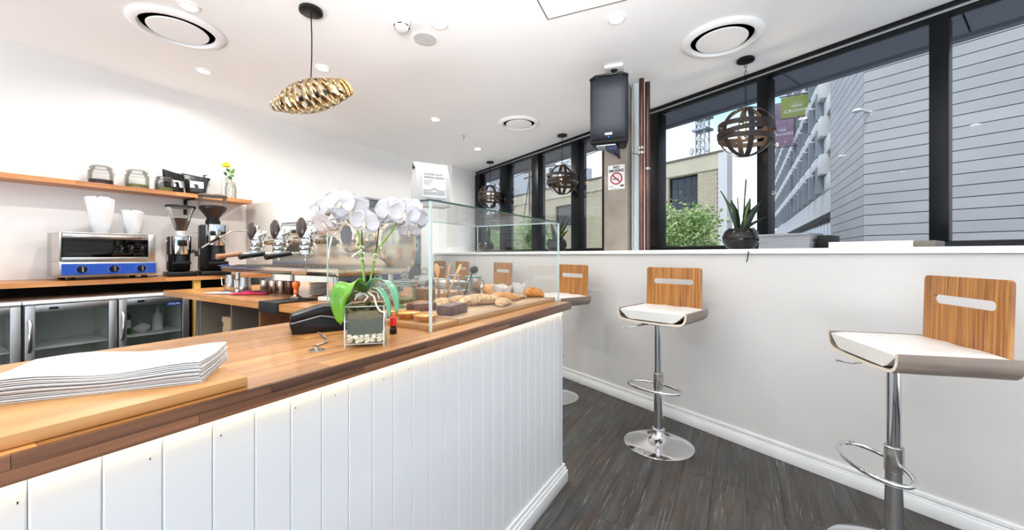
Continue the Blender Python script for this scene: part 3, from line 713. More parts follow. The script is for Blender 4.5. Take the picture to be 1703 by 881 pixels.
# jars, spoons, tumblers, jug at the back of the case
def jar(x, y, z, fill, frac, label, s=1.0):
    t = thing('lidded_glass_jar', (x, y, z), 0, label, 'jar', 'glass jars with ball stoppers')
    MB().shell([(0, .001), (.052*s, .001), (.056*s, .006), (.056*s, .098*s), (.048*s, .112*s), (.046*s, .124*s)]).build('glass', gl_jar, t)
    MB().lathe([(.0, .004), (.052*s, .005), (.052*s, .11*s*frac), (.03*s, .115*s*frac), (0, .118*s*frac)]).build('contents', fill, t)
    q = MB(); q.shell([(.050*s, .124*s), (.052*s, .128*s), (.052*s, .134*s), (.02*s, .138*s), (.012*s, .142*s)]); q.blob((0, 0, .157*s), .019*s, .019*s, .018*s, 18, 10); q.build('lid', gl_jar, t)
    q = MB()
    for zz_, rr in ((.124, .0485), (.132, .0525), (.112, .050)): q.tube([(rr*s*math.cos(a*PI/14), rr*s*math.sin(a*PI/14), zz_*s) for a in range(28)], .0013, 5, closed=True)
    q.build('rim', gl_edge, t)
jar(1.275, 1.345, Z1+.001, herb, .45, 'clear jar of dried green herbs with a glass ball lid, middle of three')
jar(1.415, 1.355, ZG+.001, spice, .62, 'clear jar of amber sugar behind the case corner post', .96)
jar(1.14, 1.365, Z1+.001, herb, .2, 'mostly empty ball-lidded jar behind the orchid leaves', .96)
o = crumple('teal_sweet_wrap', 1.215, 1.275, Z1+.019, .028, .03, leaf_t, 'pale teal crumpled wrapper in front of the herb jar', 'wrapper', 9, 5); o.location.z = Z1+.001
def tumbler(x, y, label, h=.11, r=.033):
    t = thing('glass_tumbler', (x, y, ZG+.001), 0, label, 'tumbler', 'clear tumblers in the case')
    MB().shell([(0, .002), (r*.8, .002), (r*.82, .006), (r, h)]).build('glass', gl_jar, t)
    q = MB()
    for zz_, rr in ((.003, r*.82), (h*.5, r*.91), (h, r)): q.tube([(rr*math.cos(a*PI/12), rr*math.sin(a*PI/12), zz_) for a in range(24)], .0013, 5, closed=True)
    q.build('rim', gl_edge, t)
tumbler(1.49, 1.30, 'clear glass tumbler holding the wooden spoons'); tumbler(1.60, 1.32, 'clear glass tumbler right of the wooden spoons', .125); tumbler(1.665, 1.30, 'clear glass tumbler holding the black ladle', .085)
for k, (x, y, dx, dy, lab) in enumerate(((1.475, 1.305, -.02, .0, 'wooden spoon leaning left in the tumbler'), (1.49, 1.30, .015, -.02, 'wooden spoon upright in the tumbler'), (1.50, 1.295, .055, -.03, 'wooden spoon leaning right in the tumbler'))):
    q = MB(); a = Vector((x, y, ZG+.008)); b = Vector((x+dx, y+dy, ZG+.135)); q.tube([a, b], .0045, 8); d = (b-a).normalized()
    Mq = d.to_track_quat('Z', 'Y').to_matrix().to_4x4(); q.blob(b+d*.025, .017, .005, .032, 14, 8, M=Mq)
    tag(q.build('wooden_spoon', spoon_w), lab, 'spoon', 'wooden spoons')
q = MB(); a = Vector((1.66, 1.30, ZG+.008)); b = Vector((1.70, 1.27, ZG+.14)); q.tube([a, b], .004, 8); q.blob(b+Vector((.004, -.006, .012)), .024, .024, .021, 16, 10)
tag(q.build('ladle', black_p), 'black plastic ladle leaning in a tumbler, bowl upward', 'ladle')
t = thing('steel_measuring_jug', (1.79, 1.335, ZG+.001), R(-20), 'small steel-banded jug with handle at the back of the case', 'jug')
MB().shell([(0, .001), (.043, .001), (.044, .004), (.046, .10)]).build('body', steel, t); MB().lathe([(.046, .10), (.0475, .103), (.0475, .11), (0, .111)]).build('lid', mat('green_lid', '#6f9a8a', .4), t)
MB().tube([(.045, 0, .085), (.072, 0, .082), (.076, 0, .05), (.046, 0, .022)], .004, 8).build('handle', steel, t)
o = MB().box((-.07, -.04, 0), (.07, .04, .008)).box((-.03, -.05, .008), (.06, .03, .016)).build('black_tray', black_p, bevel=.002); o.location = (1.72, 1.215, ZG+.001); o.rotation_euler.z = R(-30); tag(o, 'stack of small black trays in front of the steel jug', 'tray')
# coffee bag on top of the case
t = thing('coffee_bag', (1.10, 1.02, zt+.001), R(-28), 'pale coffee bag with printed mountain label standing on the glass case', 'coffee bag')
q = MB(); W, D_ = .066, .034
lv = [(0, 1, 1), (.02, 1, 1.02), (.10, 1, .95), (.135, .98, .6), (.152, .97, .25), (.158, .97, .22), (.166, .95, .10)]
vs = []
for z, a, b_ in lv:
    for sx, sy in ((-1, -1), (0, -1.06), (1, -1), (.93, 0), (1, 1), (0, 1.06), (-1, 1), (-.93, 0)): vs.append((sx*W*a, sy*D_*b_, z))
q.add(vs, [(i*8+k, i*8+(k+1) % 8, (i+1)*8+(k+1) % 8, (i+1)*8+k) for i in range(6) for k in range(8)]+[tuple(range(7, -1, -1)), tuple(48+k for k in range(8))], True)
q.build('bag', bag_w, t, sharp=25)
MB().box((-.067, -.006, .148), (.067, .006, .1665)).build('folded_top', bag_w, t, bevel=.003)
MB().box((-.046, -.0375, .032), (.046, -.0355, .126)).build('printed_label', mat('label_stock', '#dededc', .6), t)
FM = lambda x, z, y=-.0378: frameM((x, y, z), (1, 0, 0), (0, 0, 1))
text('GOLDEN GATE', .0105, ink, t, FM(-.040, .117), align='LEFT'); text('ESPRESSO BLEND', .0105, ink, t, FM(-.040, .105), align='LEFT')
for i in range(3): text('washed arabica beans'[:18-3*i], .0045, greyboard, t, FM(-.040, .093-.006*i), align='LEFT')
q = MB()
for k in range(7):
    zb = .040+k*.003; q.tube([(-.042, -.0378, zb+.001), (-.016, -.0378, zb+.002), (0, -.0378, zb+(.010 if k > 3 else .003)), (.016, -.0378, zb+.002), (.042, -.0378, zb+.001)], .0004, 4)
q.build('mountain_print', ink, t)
text('SEVEN SEEDS', .010, ink, t, FM(0, .022, -.0366)); MB().box((-.068, .0, .14), (-.0655, .012, .158)).build('side_clip', black_m, t)

# ------------------------------------------------------------------ espresso bench
eb = thing('espresso_bench', (1.115, 1.75, 0), 0, 'timber-topped work bench with open shelves that carries the espresso machine', 'bench')
BZ = .96; BW = 1.15; BL = 1.92
rnd = random.Random(21); nr = 18
for r_ in range(nr):
    y = -rnd.random()*.3
    while y < BL:
        Lg = rnd.uniform(.3, .7); a = max(y, 0); e = min(y+Lg, BL)
        if e-a > .03: MB().box((r_*BW/nr+.0004, a+.0004, BZ-.038), ((r_+1)*BW/nr-.0004, e-.0004, BZ)).build('stave', bench_m, eb)
        y += Lg
for y_ in (.02, .64, .98, 1.42): MB().box((.045, y_, .0), (1.1, y_+.018, BZ-.0385)).build('partition', greyboard if y_ != .64 else brownboard, eb)
MB().box((1.08, .04, 0), (1.1, 1.41, BZ-.0385)).build('back_panel', greyboard, eb)
MB().box((.30, .66, .0), (.32, .975, BZ-.0385)).build('brown_panel', brownboard, eb)
MB().box((.06, 1.0, .62), (1.07, 1.415, .636)).box((.06, .04, .5), (1.07, .635, .516)).build('shelf', plastic_w, eb, bevel=.001)
MB().box((.03, 1.44, 0), (.075, 1.465, BZ-.0385)).build('end_post', alu, eb)
for k in range(9):
    o = MB().box((-.10, -.12, 0), (.10, .12, .017)).build('paper_ream', mat('kraft', '#b79f78', .8) if k == 0 else MATS['kraft'])
    o.location = (1.36, 2.98+.006*math.sin(k*2), .637+k*.0178); o.rotation_euler.z = .05*math.sin(k)
    tag(o, 'brown paper bundle in the stack on the shelf under the bench' if k < 8 else 'topmost brown paper bundle in the stack under the bench', 'paper bundle', 'paper bundles under the bench')
o = MB().box((-.03, -.05, 0), (.03, .05, .10)).build('blue_carton', blue, bevel=.002); o.location = (1.22, 2.80, .637); tag(o, 'small blue and white carton on the shelf under the bench', 'carton')
MB().box((-.0305, -.045, .05), (-.0301, .045, .085)).build('white_patch', paper, o)
# tamping mat and tamper
tm = thing('tamping_mat', (1.115, 2.20, BZ), 0, 'black rubber tamping mat hooked over the bench edge', 'mat')
MB().box((-.006, -.09, .0005), (.22, .09, .008)).box((-.014, -.09, -.05), (-.0015, .09, .008)).build('mat', rubber, tm, bevel=.002)
o = tm.children[0]
tp = thing('tamper', (1.27, 2.22, BZ+.0085), 0, 'coffee tamper with glossy orange handle on the black mat', 'tamper')
MB().lathe([(.029, 0), (.029, .012), (.018, .02), (.011, .026)]).build('base', chrome, tp)
MB().lathe([(.011, .026), (.014, .03), (.013, .05), (.016, .065), (.021, .078), (.0215, .09), (.015, .1), (0, .103)]).build('handle', orange, tp)
# cloths
def cloth(name, x, y, rz, lx, ly, h, m, lab, cat='cloth', seed=0):
    q = MB(); n0 = 0
    f = lambda u, v: ((u-.5)*lx*(1+.06*math.sin(v*7+seed)), (v-.5)*ly*(1+.10*math.sin(u*9+seed)), .0035+h*(.5+.5*math.sin(u*11+seed)*math.cos(v*6+seed))*math.sin(PI*u)**.5*math.sin(PI*v)**.5)
    q.grid(f, 20, 12); o = q.build(name, m, solid=.004); o.location = (x, y, BZ+.0015); o.rotation_euler.z = rz; return tag(o, lab, cat)
cloth('pink_cloth', 1.30, 2.80, R(-52), .22, .085, .022, pink, 'folded pink cleaning cloth near the bench edge')
cloth('grey_cloth', 1.33, 3.04, R(-62), .26, .10, .010, greyboard, 'dark striped tea towel behind the pink cloth', seed=2)
cloth('cream_cloth', 1.22, 3.02, R(-62), .20, .07, .008, paper, 'cream cloth laid left of the pink cloth', seed=4)
# espresso machine
em = thing('espresso_machine', (1.26, 1.82, BZ), 0, 'long chrome espresso machine with three group heads on the bench', 'espresso machine')
ML = 1.30
MB().box((0, 0, .145), (.50, ML, .19)).build('drip_tray', steel_w, em, bevel=.006)
MB().box((-.012, -.01, .186), (.06, ML+.02, .190)).build('tray_lip', chrome, em, bevel=.001)
q = MB()
for k in range(34): q.box((.07, .03+k*.037, .191), (.30, .03+k*.037+.012, .195))
o = q.build('tray_grille', steel, em); o['kind'] = 'stuff'
for yy in (.10, ML-.1):
    for xx in (.06, .44): MB().lathe([(.02, 0), (.024, .006), (.016, .02), (.016, .146)], (xx, yy, 0), 16).build('foot', steel, em)
MB().box((.33, .02, .191), (.36, ML-.02, .34)).build('splash_panel', steel_w, em)
MB().box((.361, .02, .191), (.52, ML-.02, .44)).build('body', steel_w, em, bevel=.02, seg=3)
MB().box((.20, .02, .335), (.36, ML-.02, .39)).build('group_beam', steel_w, em, bevel=.01)
MB().box((.34, .0, .44), (.54, ML, .452)).build('cup_rail_tray', steel, em, bevel=.003)
MB().tube([(.33, 0, .50), (.55, 0, .50), (.55, ML, .50), (.33, ML, .50)], .006, 8, closed=True).build('cup_rail', chrome, em)
for k in range(4): MB().cyl((.335, .02+k*(ML-.04)/3, .45), (.335, .02+k*(ML-.04)/3, .50), .004, seg=8).build('rail_post', chrome, em)
# group heads: local y
gy = [.50, .80, 1.10]
for i, yy in enumerate(gy):
    g_ = MB(); g_.lathe([(.040, -.01), (.045, 0), (.045, .035), (.036, .045), (.040, .075), (.030, .10), (.014, .115), (0, .118)], (.14, yy, .325)).build('group_head', chrome, em)
    gh = em.children[-1]
    MB().tube([(.16, yy, .36), (.24, yy, .37), (.30, yy, .365)], .022, 14).build('neck', chrome, gh)
    MB().lathe([(.039, 0), (.041, .006), (.041, .02), (.036, .024)], (.13, yy, .296)).build('collar', chrome, gh)
    Mr = Matrix.Translation((.105, yy+.015, .43)) @ Matrix.Rotation(R(-4), 4, 'Z') @ Matrix.Rotation(R(90), 4, 'Y')
    MB().lathe([(0, -.018), (.034, -.014), (.048, -.004), (.050, .004), (.044, .016), (.02, .026), (0, .028)], M=Mr, sx=1.3, sy=.9).build('paddle_disc', mat('dark_bakelite', '#3b2f2c', .25, coat=.4) if i == 0 else MATS['dark_bakelite'], gh)
    MB().tube([(.14, yy, .40), (.105, yy+.01, .43)], .014, 10).tube([(.15, yy+.05, .34), (.15, yy+.05, .43), (.17, yy+.06, .47)], .012, 10).blob((.155, yy-.05, .41), .022, .022, .022, 12, 8).build('paddle_stem', chrome, gh)
    pf = MB().lathe([(.028, .018), (.037, .02), (.037, .046), (.034, .048)], (.13, yy, .245)).build('portafilter', chrome, em)
    MB().tube([(.10, yy, .272), (.06, yy+.002, .270), (.03, yy+.004, .268)], .010, 10).build('neck', chrome, pf)
    hm = spoon_w if i == 2 else black_p
    MB().tube([(.04, yy+.003, .270), (.02, yy+.004, .268), (-.04, yy+.008, .258), (-.10, yy+.012, .250), (-.105, yy+.012, .249)], [.013, .0155, .014, .0185, .012], 14).build('handle', hm if i != 2 else mat('walnut_handle', '#9a6a45', .4, col2='#b98560'), pf)
    MB().tube([(.13, yy, .262), (.13, yy, .248), (.145, yy+.02, .24), (.145, yy+.022, .225)], .006, 8).tube([(.13, yy, .248), (.115, yy-.02, .24), (.115, yy-.022, .225)], .006, 8).build('spout', chrome, pf)
# steam wand and lever at the far end, knob, gauge at the near end
w_ = MB().tube([(.28, ML-.10, .40), (.18, ML-.02, .44), (.06, ML-.02, .43), (-.04, ML-.02, .37), (-.12, ML-.02, .31)], .0055, 10).build('steam_wand', chrome, em)
MB().tube([(-.02, ML-.02, .384), (-.075, ML-.02, .343)], .010, 10).build('grip', black_p, w_)
w_ = MB().tube([(.22, .30, .40), (.14, .26, .37), (.10, .22, .30), (.08, .20, .24)], .006, 10).build('steam_wand', chrome, em)
Mr = Matrix.Translation((.22, .34, .345)) @ Matrix.Rotation(R(-90), 4, 'Y')
MB().lathe([(.02, 0), (.03, .008), (.032, .03), (.022, .036), (0, .037)], M=Mr).build('steam_knob', black_p, em)
Mr = Matrix.Translation((.20, .13, .375)) @ Matrix.Rotation(R(-90), 4, 'Y')
gp = MB().lathe([(.100, -.12), (.100, .03), (.094, .04), (.070, .042), (.067, .055), (.060, .06), (.056, .052), (0, .052)], M=Mr, seg=40).build('end_drum', steel_w, em)
Mr2 = Matrix.Translation((.20-.0535, .13, .375)) @ Matrix.Rotation(R(-90), 4, 'Y')
MB().lathe([(0, 0), (.054, 0), (.054, .001), (0, .002)], M=Mr2, seg=32).build('dial', mat('dark_dial', '#2c3138', .15, .4), gp)
sp_ = [(.36, .19), (.52, .19), (.54, .30), (.54, .40), (.50, .455), (.40, .46), (.32, .45), (.26, .40), (.25, .32), (.28, .24)]
q = MB(); n = len(sp_); q.add([(a, -.03, b_) for a, b_ in sp_]+[(a, .015, b_) for a, b_ in sp_], [tuple(range(n)), tuple(range(2*n-1, n-1, -1))]+[(i, n+i, n+(i+1) % n, (i+1) % n) for i in range(n)])
q.build('side_cheek', steel_w, em, bevel=.008)
MB().box((-.004, .28, .150), (-.001, .42, .183)).build('badge', chrome, em)
# things under and beside the machine
def jugm(x, y, s, label, m=steel, h=.09, r=.038):
    t = thing('milk_jug', (x, y, BZ+.001), R(200), label, 'milk jug', 'steel milk jugs under the machine')
    MB().lathe([(r*.95*s, 0), (r*1.05*s, .01*s), (r*.9*s, h*.55*s), (r*.82*s, h*s), (r*.80*s, h*s), (r*.8*s, h*.9*s), (0, h*.88*s)]).build('body', m, t)
    MB().tube([(r*.85*s, 0, h*.9*s), (r*1.7*s, 0, h*.85*s), (r*1.6*s, 0, h*.35*s), (r*.98*s, 0, h*.25*s)], .004, 8).build('handle', m, t)
jugm(1.40, 3.30, 1.25, 'tall steel milk jug at the far left end under the machine'); jugm(1.36, 3.02, 1.15, 'wide steel milk jug second from the far end'); 
for i, yy in enumerate((2.86, 2.77, 2.69, 2.60)):
    o = MB().lathe([(.026, 0), (.028, .004), (.031, .085), (.030, .086), (.029, .08), (0, .078)]).build('steel_beaker', steel if i != 3 else copper); o.location = (1.42+.01*i, yy, BZ+.001)
    tag(o, ['steel beaker furthest left in the row under the machine', 'second steel beaker in the row under the machine', 'third steel beaker in the row under the machine', 'copper-coloured beaker right of the steel ones'][i], 'beaker', 'beakers under the machine')
for k in range(6):
    o = MB().lathe([(.03, 0), (.05, .004), (.062, .011), (.060, .012), (.045, .006), (0, .005)]).build('saucer', plastic_w); o.location = (1.50, 2.36, BZ+.001+k*.0135)
    tag(o, 'topmost white saucer in the stack under the machine' if k == 5 else 'white saucer in the stack under the machine', 'saucer', 'saucers under the machine')
cu = thing('white_cup', (1.55, 2.12, BZ+.001), 0, 'white ceramic cup under the machine right of the saucers', 'cup')
MB().lathe([(.022, 0), (.03, .004), (.042, .055), (.044, .08), (.041, .08), (.02, .01), (0, .009)]).build('body', plastic_w, cu); MB().tube([(-.04, 0, .065), (-.062, 0, .055), (-.058, 0, .03), (-.034, 0, .02)], .004, 8).build('handle', plastic_w, cu)
kt = thing('steel_kettle', (1.50, 1.93, BZ+.001), R(115), 'domed steel kettle with a black handle beside the white dish', 'kettle')
MB().lathe([(.055, 0), (.058, .01), (.054, .05), (.038, .085), (.016, .102), (0, .106)]).build('body', steel, kt); MB().tube([(.04, 0, .08), (.09, 0, .10), (.135, 0, .085), (.14, 0, .05)], .008, 8).build('handle', black_p, kt)
o = MB().box((-.055, -.075, 0), (.055, .075, .026)).build('white_dish', plastic_w, bevel=.006); o.location = (1.37, 2.0, BZ+.001); o.rotation_euler.z = R(12); tag(o, 'low white rectangular dish at the near end of the bench', 'dish')
# steel urn, blue box behind on the bench
ur = thing('steel_urn', (2.06, 2.42, BZ+.001), 0, 'tall polished steel urn behind the orchid at the bench back', 'urn')
MB().lathe([(.07, 0), (.075, .02), (.072, .30), (.055, .345), (.02, .36), (.02, .375), (0, .378)], seg=32).build('body', chrome, ur); MB().tube([(-.07, 0, .25), (-.11, 0, .24), (-.11, 0, .12), (-.07, 0, .11)], .008, 8).build('handle', black_p, ur)
Mr = Matrix.Translation((-.02, -.085, .22)) @ Matrix.Rotation(R(90), 4, 'X')
MB().lathe([(.12, 0), (.125, .008), (.09, .02), (.03, .03), (0, .03)], M=Matrix.Translation((.18, 0, .20)) @ Matrix.Rotation(R(90), 4, 'X'), seg=36).build('round_shield', chrome, ur)
o = MB().box((-.09, -.09, 0), (.09, .09, .16)).build('navy_box', navy, bevel=.004); o.location = (1.90, 2.20, BZ+.001); o.rotation_euler.z = R(12); tag(o, 'navy blue carton beside the steel urn behind the orchid', 'carton')

# ------------------------------------------------------------------ back counter, fridges, shelf
bc = thing('back_counter', (0, 3.90, 0), 0, 'back counter with timber top along the left wall', 'counter')
CZ = 1.045; rnd = random.Random(31)
for r_ in range(8):
    x = -1.4-rnd.random()*.3
    while x < 1.99:
        Lg = rnd.uniform(.25, .6); a = max(x, -1.4); e = min(x+Lg, 1.99)
        if e-a > .02: MB().box((a+.0004, r_*.066+.0003, CZ-.032), (e-.0004, (r_+1)*.066-.0003, CZ)).build('stave', bench_x, bc)
        x += Lg
MB().box((1.39, .02, 0), (1.435, .06, CZ-.0325)).build('post', pine, bc, bevel=.001)
MB().box((1.45, .03, 0), (1.99, .05, .86)).build('dark_panel', dark_in, bc)
MB().box((-1.4, .51, 0), (1.99, .527, CZ-.0325)).build('back_panel', dark_in, bc)
MB().box((-1.4, .02, .0), (-1.36, .51, CZ-.0325)).build('end_panel', greyboard, bc)
def bar_fridge(x, w, label, handle=True, sticker=False):
    t = thing('bar_fridge', (x, 3.905, 0), 0, label, 'fridge', 'bar fridges under the back counter'); Hh = .90; D2 = .48
    q = MB(); q.box((0, .04, .02), (.02, D2, Hh-.0)).box((w-.02, .04, .02), (w, D2, Hh)).box((.0205, .04, .02), (w-.0205, D2, .05)).box((.0205, .04, Hh-.06), (w-.0205, D2, Hh)).box((.0205, D2-.02, .051), (w-.0205, D2, Hh-.061))
    q.build('cabinet', fr_in, t)
    MB().box((-.005, .02, Hh+.002), (w+.005, D2, Hh+.024)).build('top_board', plastic_w, t, bevel=.002)
    dr = MB(); fw = .042
    for a, b_ in (((0, 0, .03), (fw, .036, Hh-.005)), ((w-fw, 0, .03), (w, .036, Hh-.005)), ((fw+.0005, 0, Hh-.05), (w-fw-.0005, .036, Hh-.005)), ((fw+.0005, 0, .03), (w-fw-.0005, .036, .08))): dr.box(a, b_)
    dr.build('door', alu, t, bevel=.002); d = t.children[-1]
    MB().box((fw, .012, .08), (w-fw, .016, Hh-.05)).build('pane', glass('fridge_glass_%s' % ('a' if sticker else 'b'), (.88, .9, .9), .6), d)
    q = MB(); q.tube([(.018, -.002, .80), (.018, -.028, .77), (.018, -.032, .70), (.018, -.028, .63), (.018, -.002, .60)], .010, 10); q.build('handle', steel, d)
    MB().box((.10, -.003, Hh-.035), (.14, -.0005, Hh-.02)).build('lock', black_p, d)
    MB().box((.025, .06, .60), (w-.025, D2-.025, .608)).build('shelf', plastic_w, t)
    if sticker:
        MB().box((w-.14, .009, Hh-.078), (w-.046, .0115, Hh-.054)).build('blue_sticker', blue, d); text('POLAR', .022, paper, d, frameM((w-.093, .0086, Hh-.066), (1, 0, 0), (0, 0, 1)))
    return t
bar_fridge(.935, .415, 'glass-door bar fridge with curved steel handle next to the pine post', sticker=True)
bar_fridge(.505, .42, 'bar fridge left of the one with the blue sticker')
bar_fridge(.07, .42, 'bar fridge furthest left under the back counter')
for (x, y, z, r, h_, m, lab) in ((1.02, 4.12, .6085, .035, .22, leaf_d, 'dark green bottle with white label inside the fridge'), (1.22, 4.14, .6085, .032, .19, pipe_w, 'clear bottle with pale label inside the fridge')):
    b_ = thing('bottle', (x, y, z), 0, lab, 'bottle', 'bottles in the fridge')
    MB().lathe([(r, 0), (r, h_*.6), (r*.4, h_*.78), (r*.36, h_), (0, h_)], seg=16).build('glass', m, b_); MB().shell([(r+.0006, h_*.2), (r+.0006, h_*.5)], seg=16).build('paper_band', paper, b_)
for (x, z, rx, rz_, lab) in ((1.12, .64, .05, .032, 'small knotted white plastic bag on the fridge shelf'), (1.10, .25, .13, .12, 'large white plastic bag at the bottom of the fridge')):
    o = MB().blob((0, 0, 0), rx, rx*.6, rz_*1.02, 20, 12, noise=.10, seed=3).build('plastic_bag', paper); o.location = (x, 4.12, z if z > .5 else .25); tag(o, lab, 'plastic bag', 'bags in the fridge')
    if z < .5: o.location.z = .051+rz_*1.2
# wall shelf
ws = thing('wall_shelf', (0, 4.20, 1.735), 0, 'timber shelf on the left wall above the coffee grinders', 'shelf')
rnd = random.Random(5)
for r_ in range(4):
    x = -1.2-rnd.random()*.3
    while x < 1.965:
        Lg = rnd.uniform(.3, .6); a = max(x, -1.2); e = min(x+Lg, 1.965)
        if e-a > .02: MB().box((a+.0004, r_*.0573+.0003, 0), (e-.0004, (r_+1)*.0573-.0003, .034)).build('stave', bench_x, ws)
        x += Lg
for xb in (1.50, .1): MB().box((xb-.012, .215, -.14), (xb+.012, .228, -.001)).box((xb-.012, .04, -.012), (xb+.012, .2145, -.001)).build('bracket', black_m, ws)
SZ = 1.7695
def clip_jar(x, label, s=1.0, fill=herb, frac=.35):
    t = thing('clip_top_jar', (x, 4.31, SZ+.001), 0, label, 'jar', 'clip-top jars on the wall shelf')
    MB().shell([(0, .001), (.062*s, .001), (.068*s, .008), (.068*s, .095*s), (.055*s, .112*s), (.055*s, .118*s)]).build('glass', gl_jar, t)
    MB().lathe([(0, .004), (.063*s, .004), (.063*s, .12*s*frac), (0, .14*s*frac)]).build('contents', fill, t)
    MB().shell([(.058*s, .118*s), (.062*s, .124*s), (.05*s, .14*s), (0, .142*s)]).build('lid', gl_jar, t)
    q = MB()
    for zz_, rr in ((.117, .060), (.128, .062), (.10, .066), (.005, .066)): q.tube([(rr*s*math.cos(a*PI/14), rr*s*math.sin(a*PI/14), zz_*s) for a in range(28)], .0018, 6, closed=True)
    q.tube([(.062*s, 0, .125*s), (.082*s, 0, .10*s), (.066*s, 0, .075*s)], .002, 6); q.build('wire_clip', steel, t)
clip_jar(1.14, 'larger clip-top jar of dried green tea on the wall shelf', 1.1, herb, .25); clip_jar(1.315, 'smaller clip-top jar of dried leaves next to the black bags', .92, herb, .3)
clip_jar(.93, 'clip-top jar furthest left on the wall shelf', 1.05, coffee, .3)
def foil_bag(x, y, rz, label, wd_=.11, h_=.19):
    t = thing('foil_bag', (x, y, SZ+.001), rz, label, 'coffee bag', 'black foil bags on the wall shelf'); q = MB(); vs = []
    lv = [(0, .72, .035), (.02, .8, .04), (h_*.5, .9, .035), (h_*.75, 1.0, .022), (h_*.93, 1.12, .008), (h_, 1.15, .004)]
    for i, (z, a, d) in enumerate(lv):
        for k in range(12):
            an = 2*PI*k/12; vs.append((wd_*a*math.copysign(abs(math.cos(an))**.7, math.cos(an)), d*math.sin(an)+.012*math.sin(an*2+i), z+.012*math.sin(an+i)*(i > 3)))
    q.add(vs, [(i*12+k, i*12+(k+1) % 12, (i+1)*12+(k+1) % 12, (i+1)*12+k) for i in range(5) for k in range(12)]+[tuple(range(11, -1, -1)), tuple(60+k for k in range(12))], True)
    q.build('bag', bag_b, t, sharp=30); MB().box((-.045, -.043, .055), (.05, -.038, .115)).build('paper_sticker', paper, t)
foil_bag(1.40, 4.355, R(10), 'black foil coffee bag behind, leaning left beside the small jar', .085); foil_bag(1.525, 4.265, R(-14), 'black foil coffee bag with white sticker at the front of the pair', .09, .17)
t = thing('white_canister', (1.67, 4.31, SZ+.001), R(-8), 'white square canister with a black top corner on the wall shelf', 'canister')
MB().box((-.065, -.05, 0), (.065, .05, .19)).build('body', mat('canister_tin', '#bdbdba', .5), t, bevel=.012, seg=3); MB().tube([(-.05, -.03, .186), (-.062, -.0, .19), (-.05, .03, .186)], .012, 8).build('black_handle', black_p, t)
t = thing('glass_bottle_vase', (1.82, 4.31, SZ+.001), 0, 'clear glass vase with a white rod at the end of the wall shelf', 'vase')
MB().shell([(0, .001), (.045, .001), (.047, .004), (.047, .115), (.04, .13), (.038, .16)]).build('glass', gl_jar, t)
q = MB()
for zz_, rr in ((.003, .046), (.16, .038)): q.tube([(rr*math.cos(a*PI/12), rr*math.sin(a*PI/12), zz_) for a in range(24)], .0014, 5, closed=True)
q.build('rim', gl_edge, t); MB().tube([(.046, 0, .003), (.052, 0, .10), (.05, 0, .14), (.036, 0, .16)], .004, 8).build('white_handle', plastic_w, t)
t = thing('yellow_flower', (1.82, 4.31, SZ+.01), 0, 'single yellow flower with green leaves in the shelf vase', 'flower')
MB().tube([(.01, 0, 0), (.02, 0, .12), (-.005, 0, .23), (-.035, 0, .30)], .003, 6).build('stem', stem_g, t)
q = MB()
for i in range(5):
    for k in range(7):
        a = 2*PI*k/7+i*.5; r_ = .028-.005*i; q.blob((-.038+r_*math.cos(a)*.8, r_*math.sin(a)*.8, .31+.006*i), .016, .016, .012, 8, 6)
q.blob((-.038, 0, .325), .02, .02, .018, 10, 8); q.build('blossom', yellow, t)
for k, (dx, dz, a) in enumerate(((-.02, .27, 20), (.02, .26, -30), (-.04, .235, 60), (.015, .225, -10), (-.005, .20, 30), (.03, .28, -60))):
    MB().blob((dx, -.005*k % .02, dz), .020, .010, .013, 8, 6, M=Matrix.Rotation(R(a), 3, 'Y')).build('leaf', leaf_g if k % 2 else leaf_d, t)

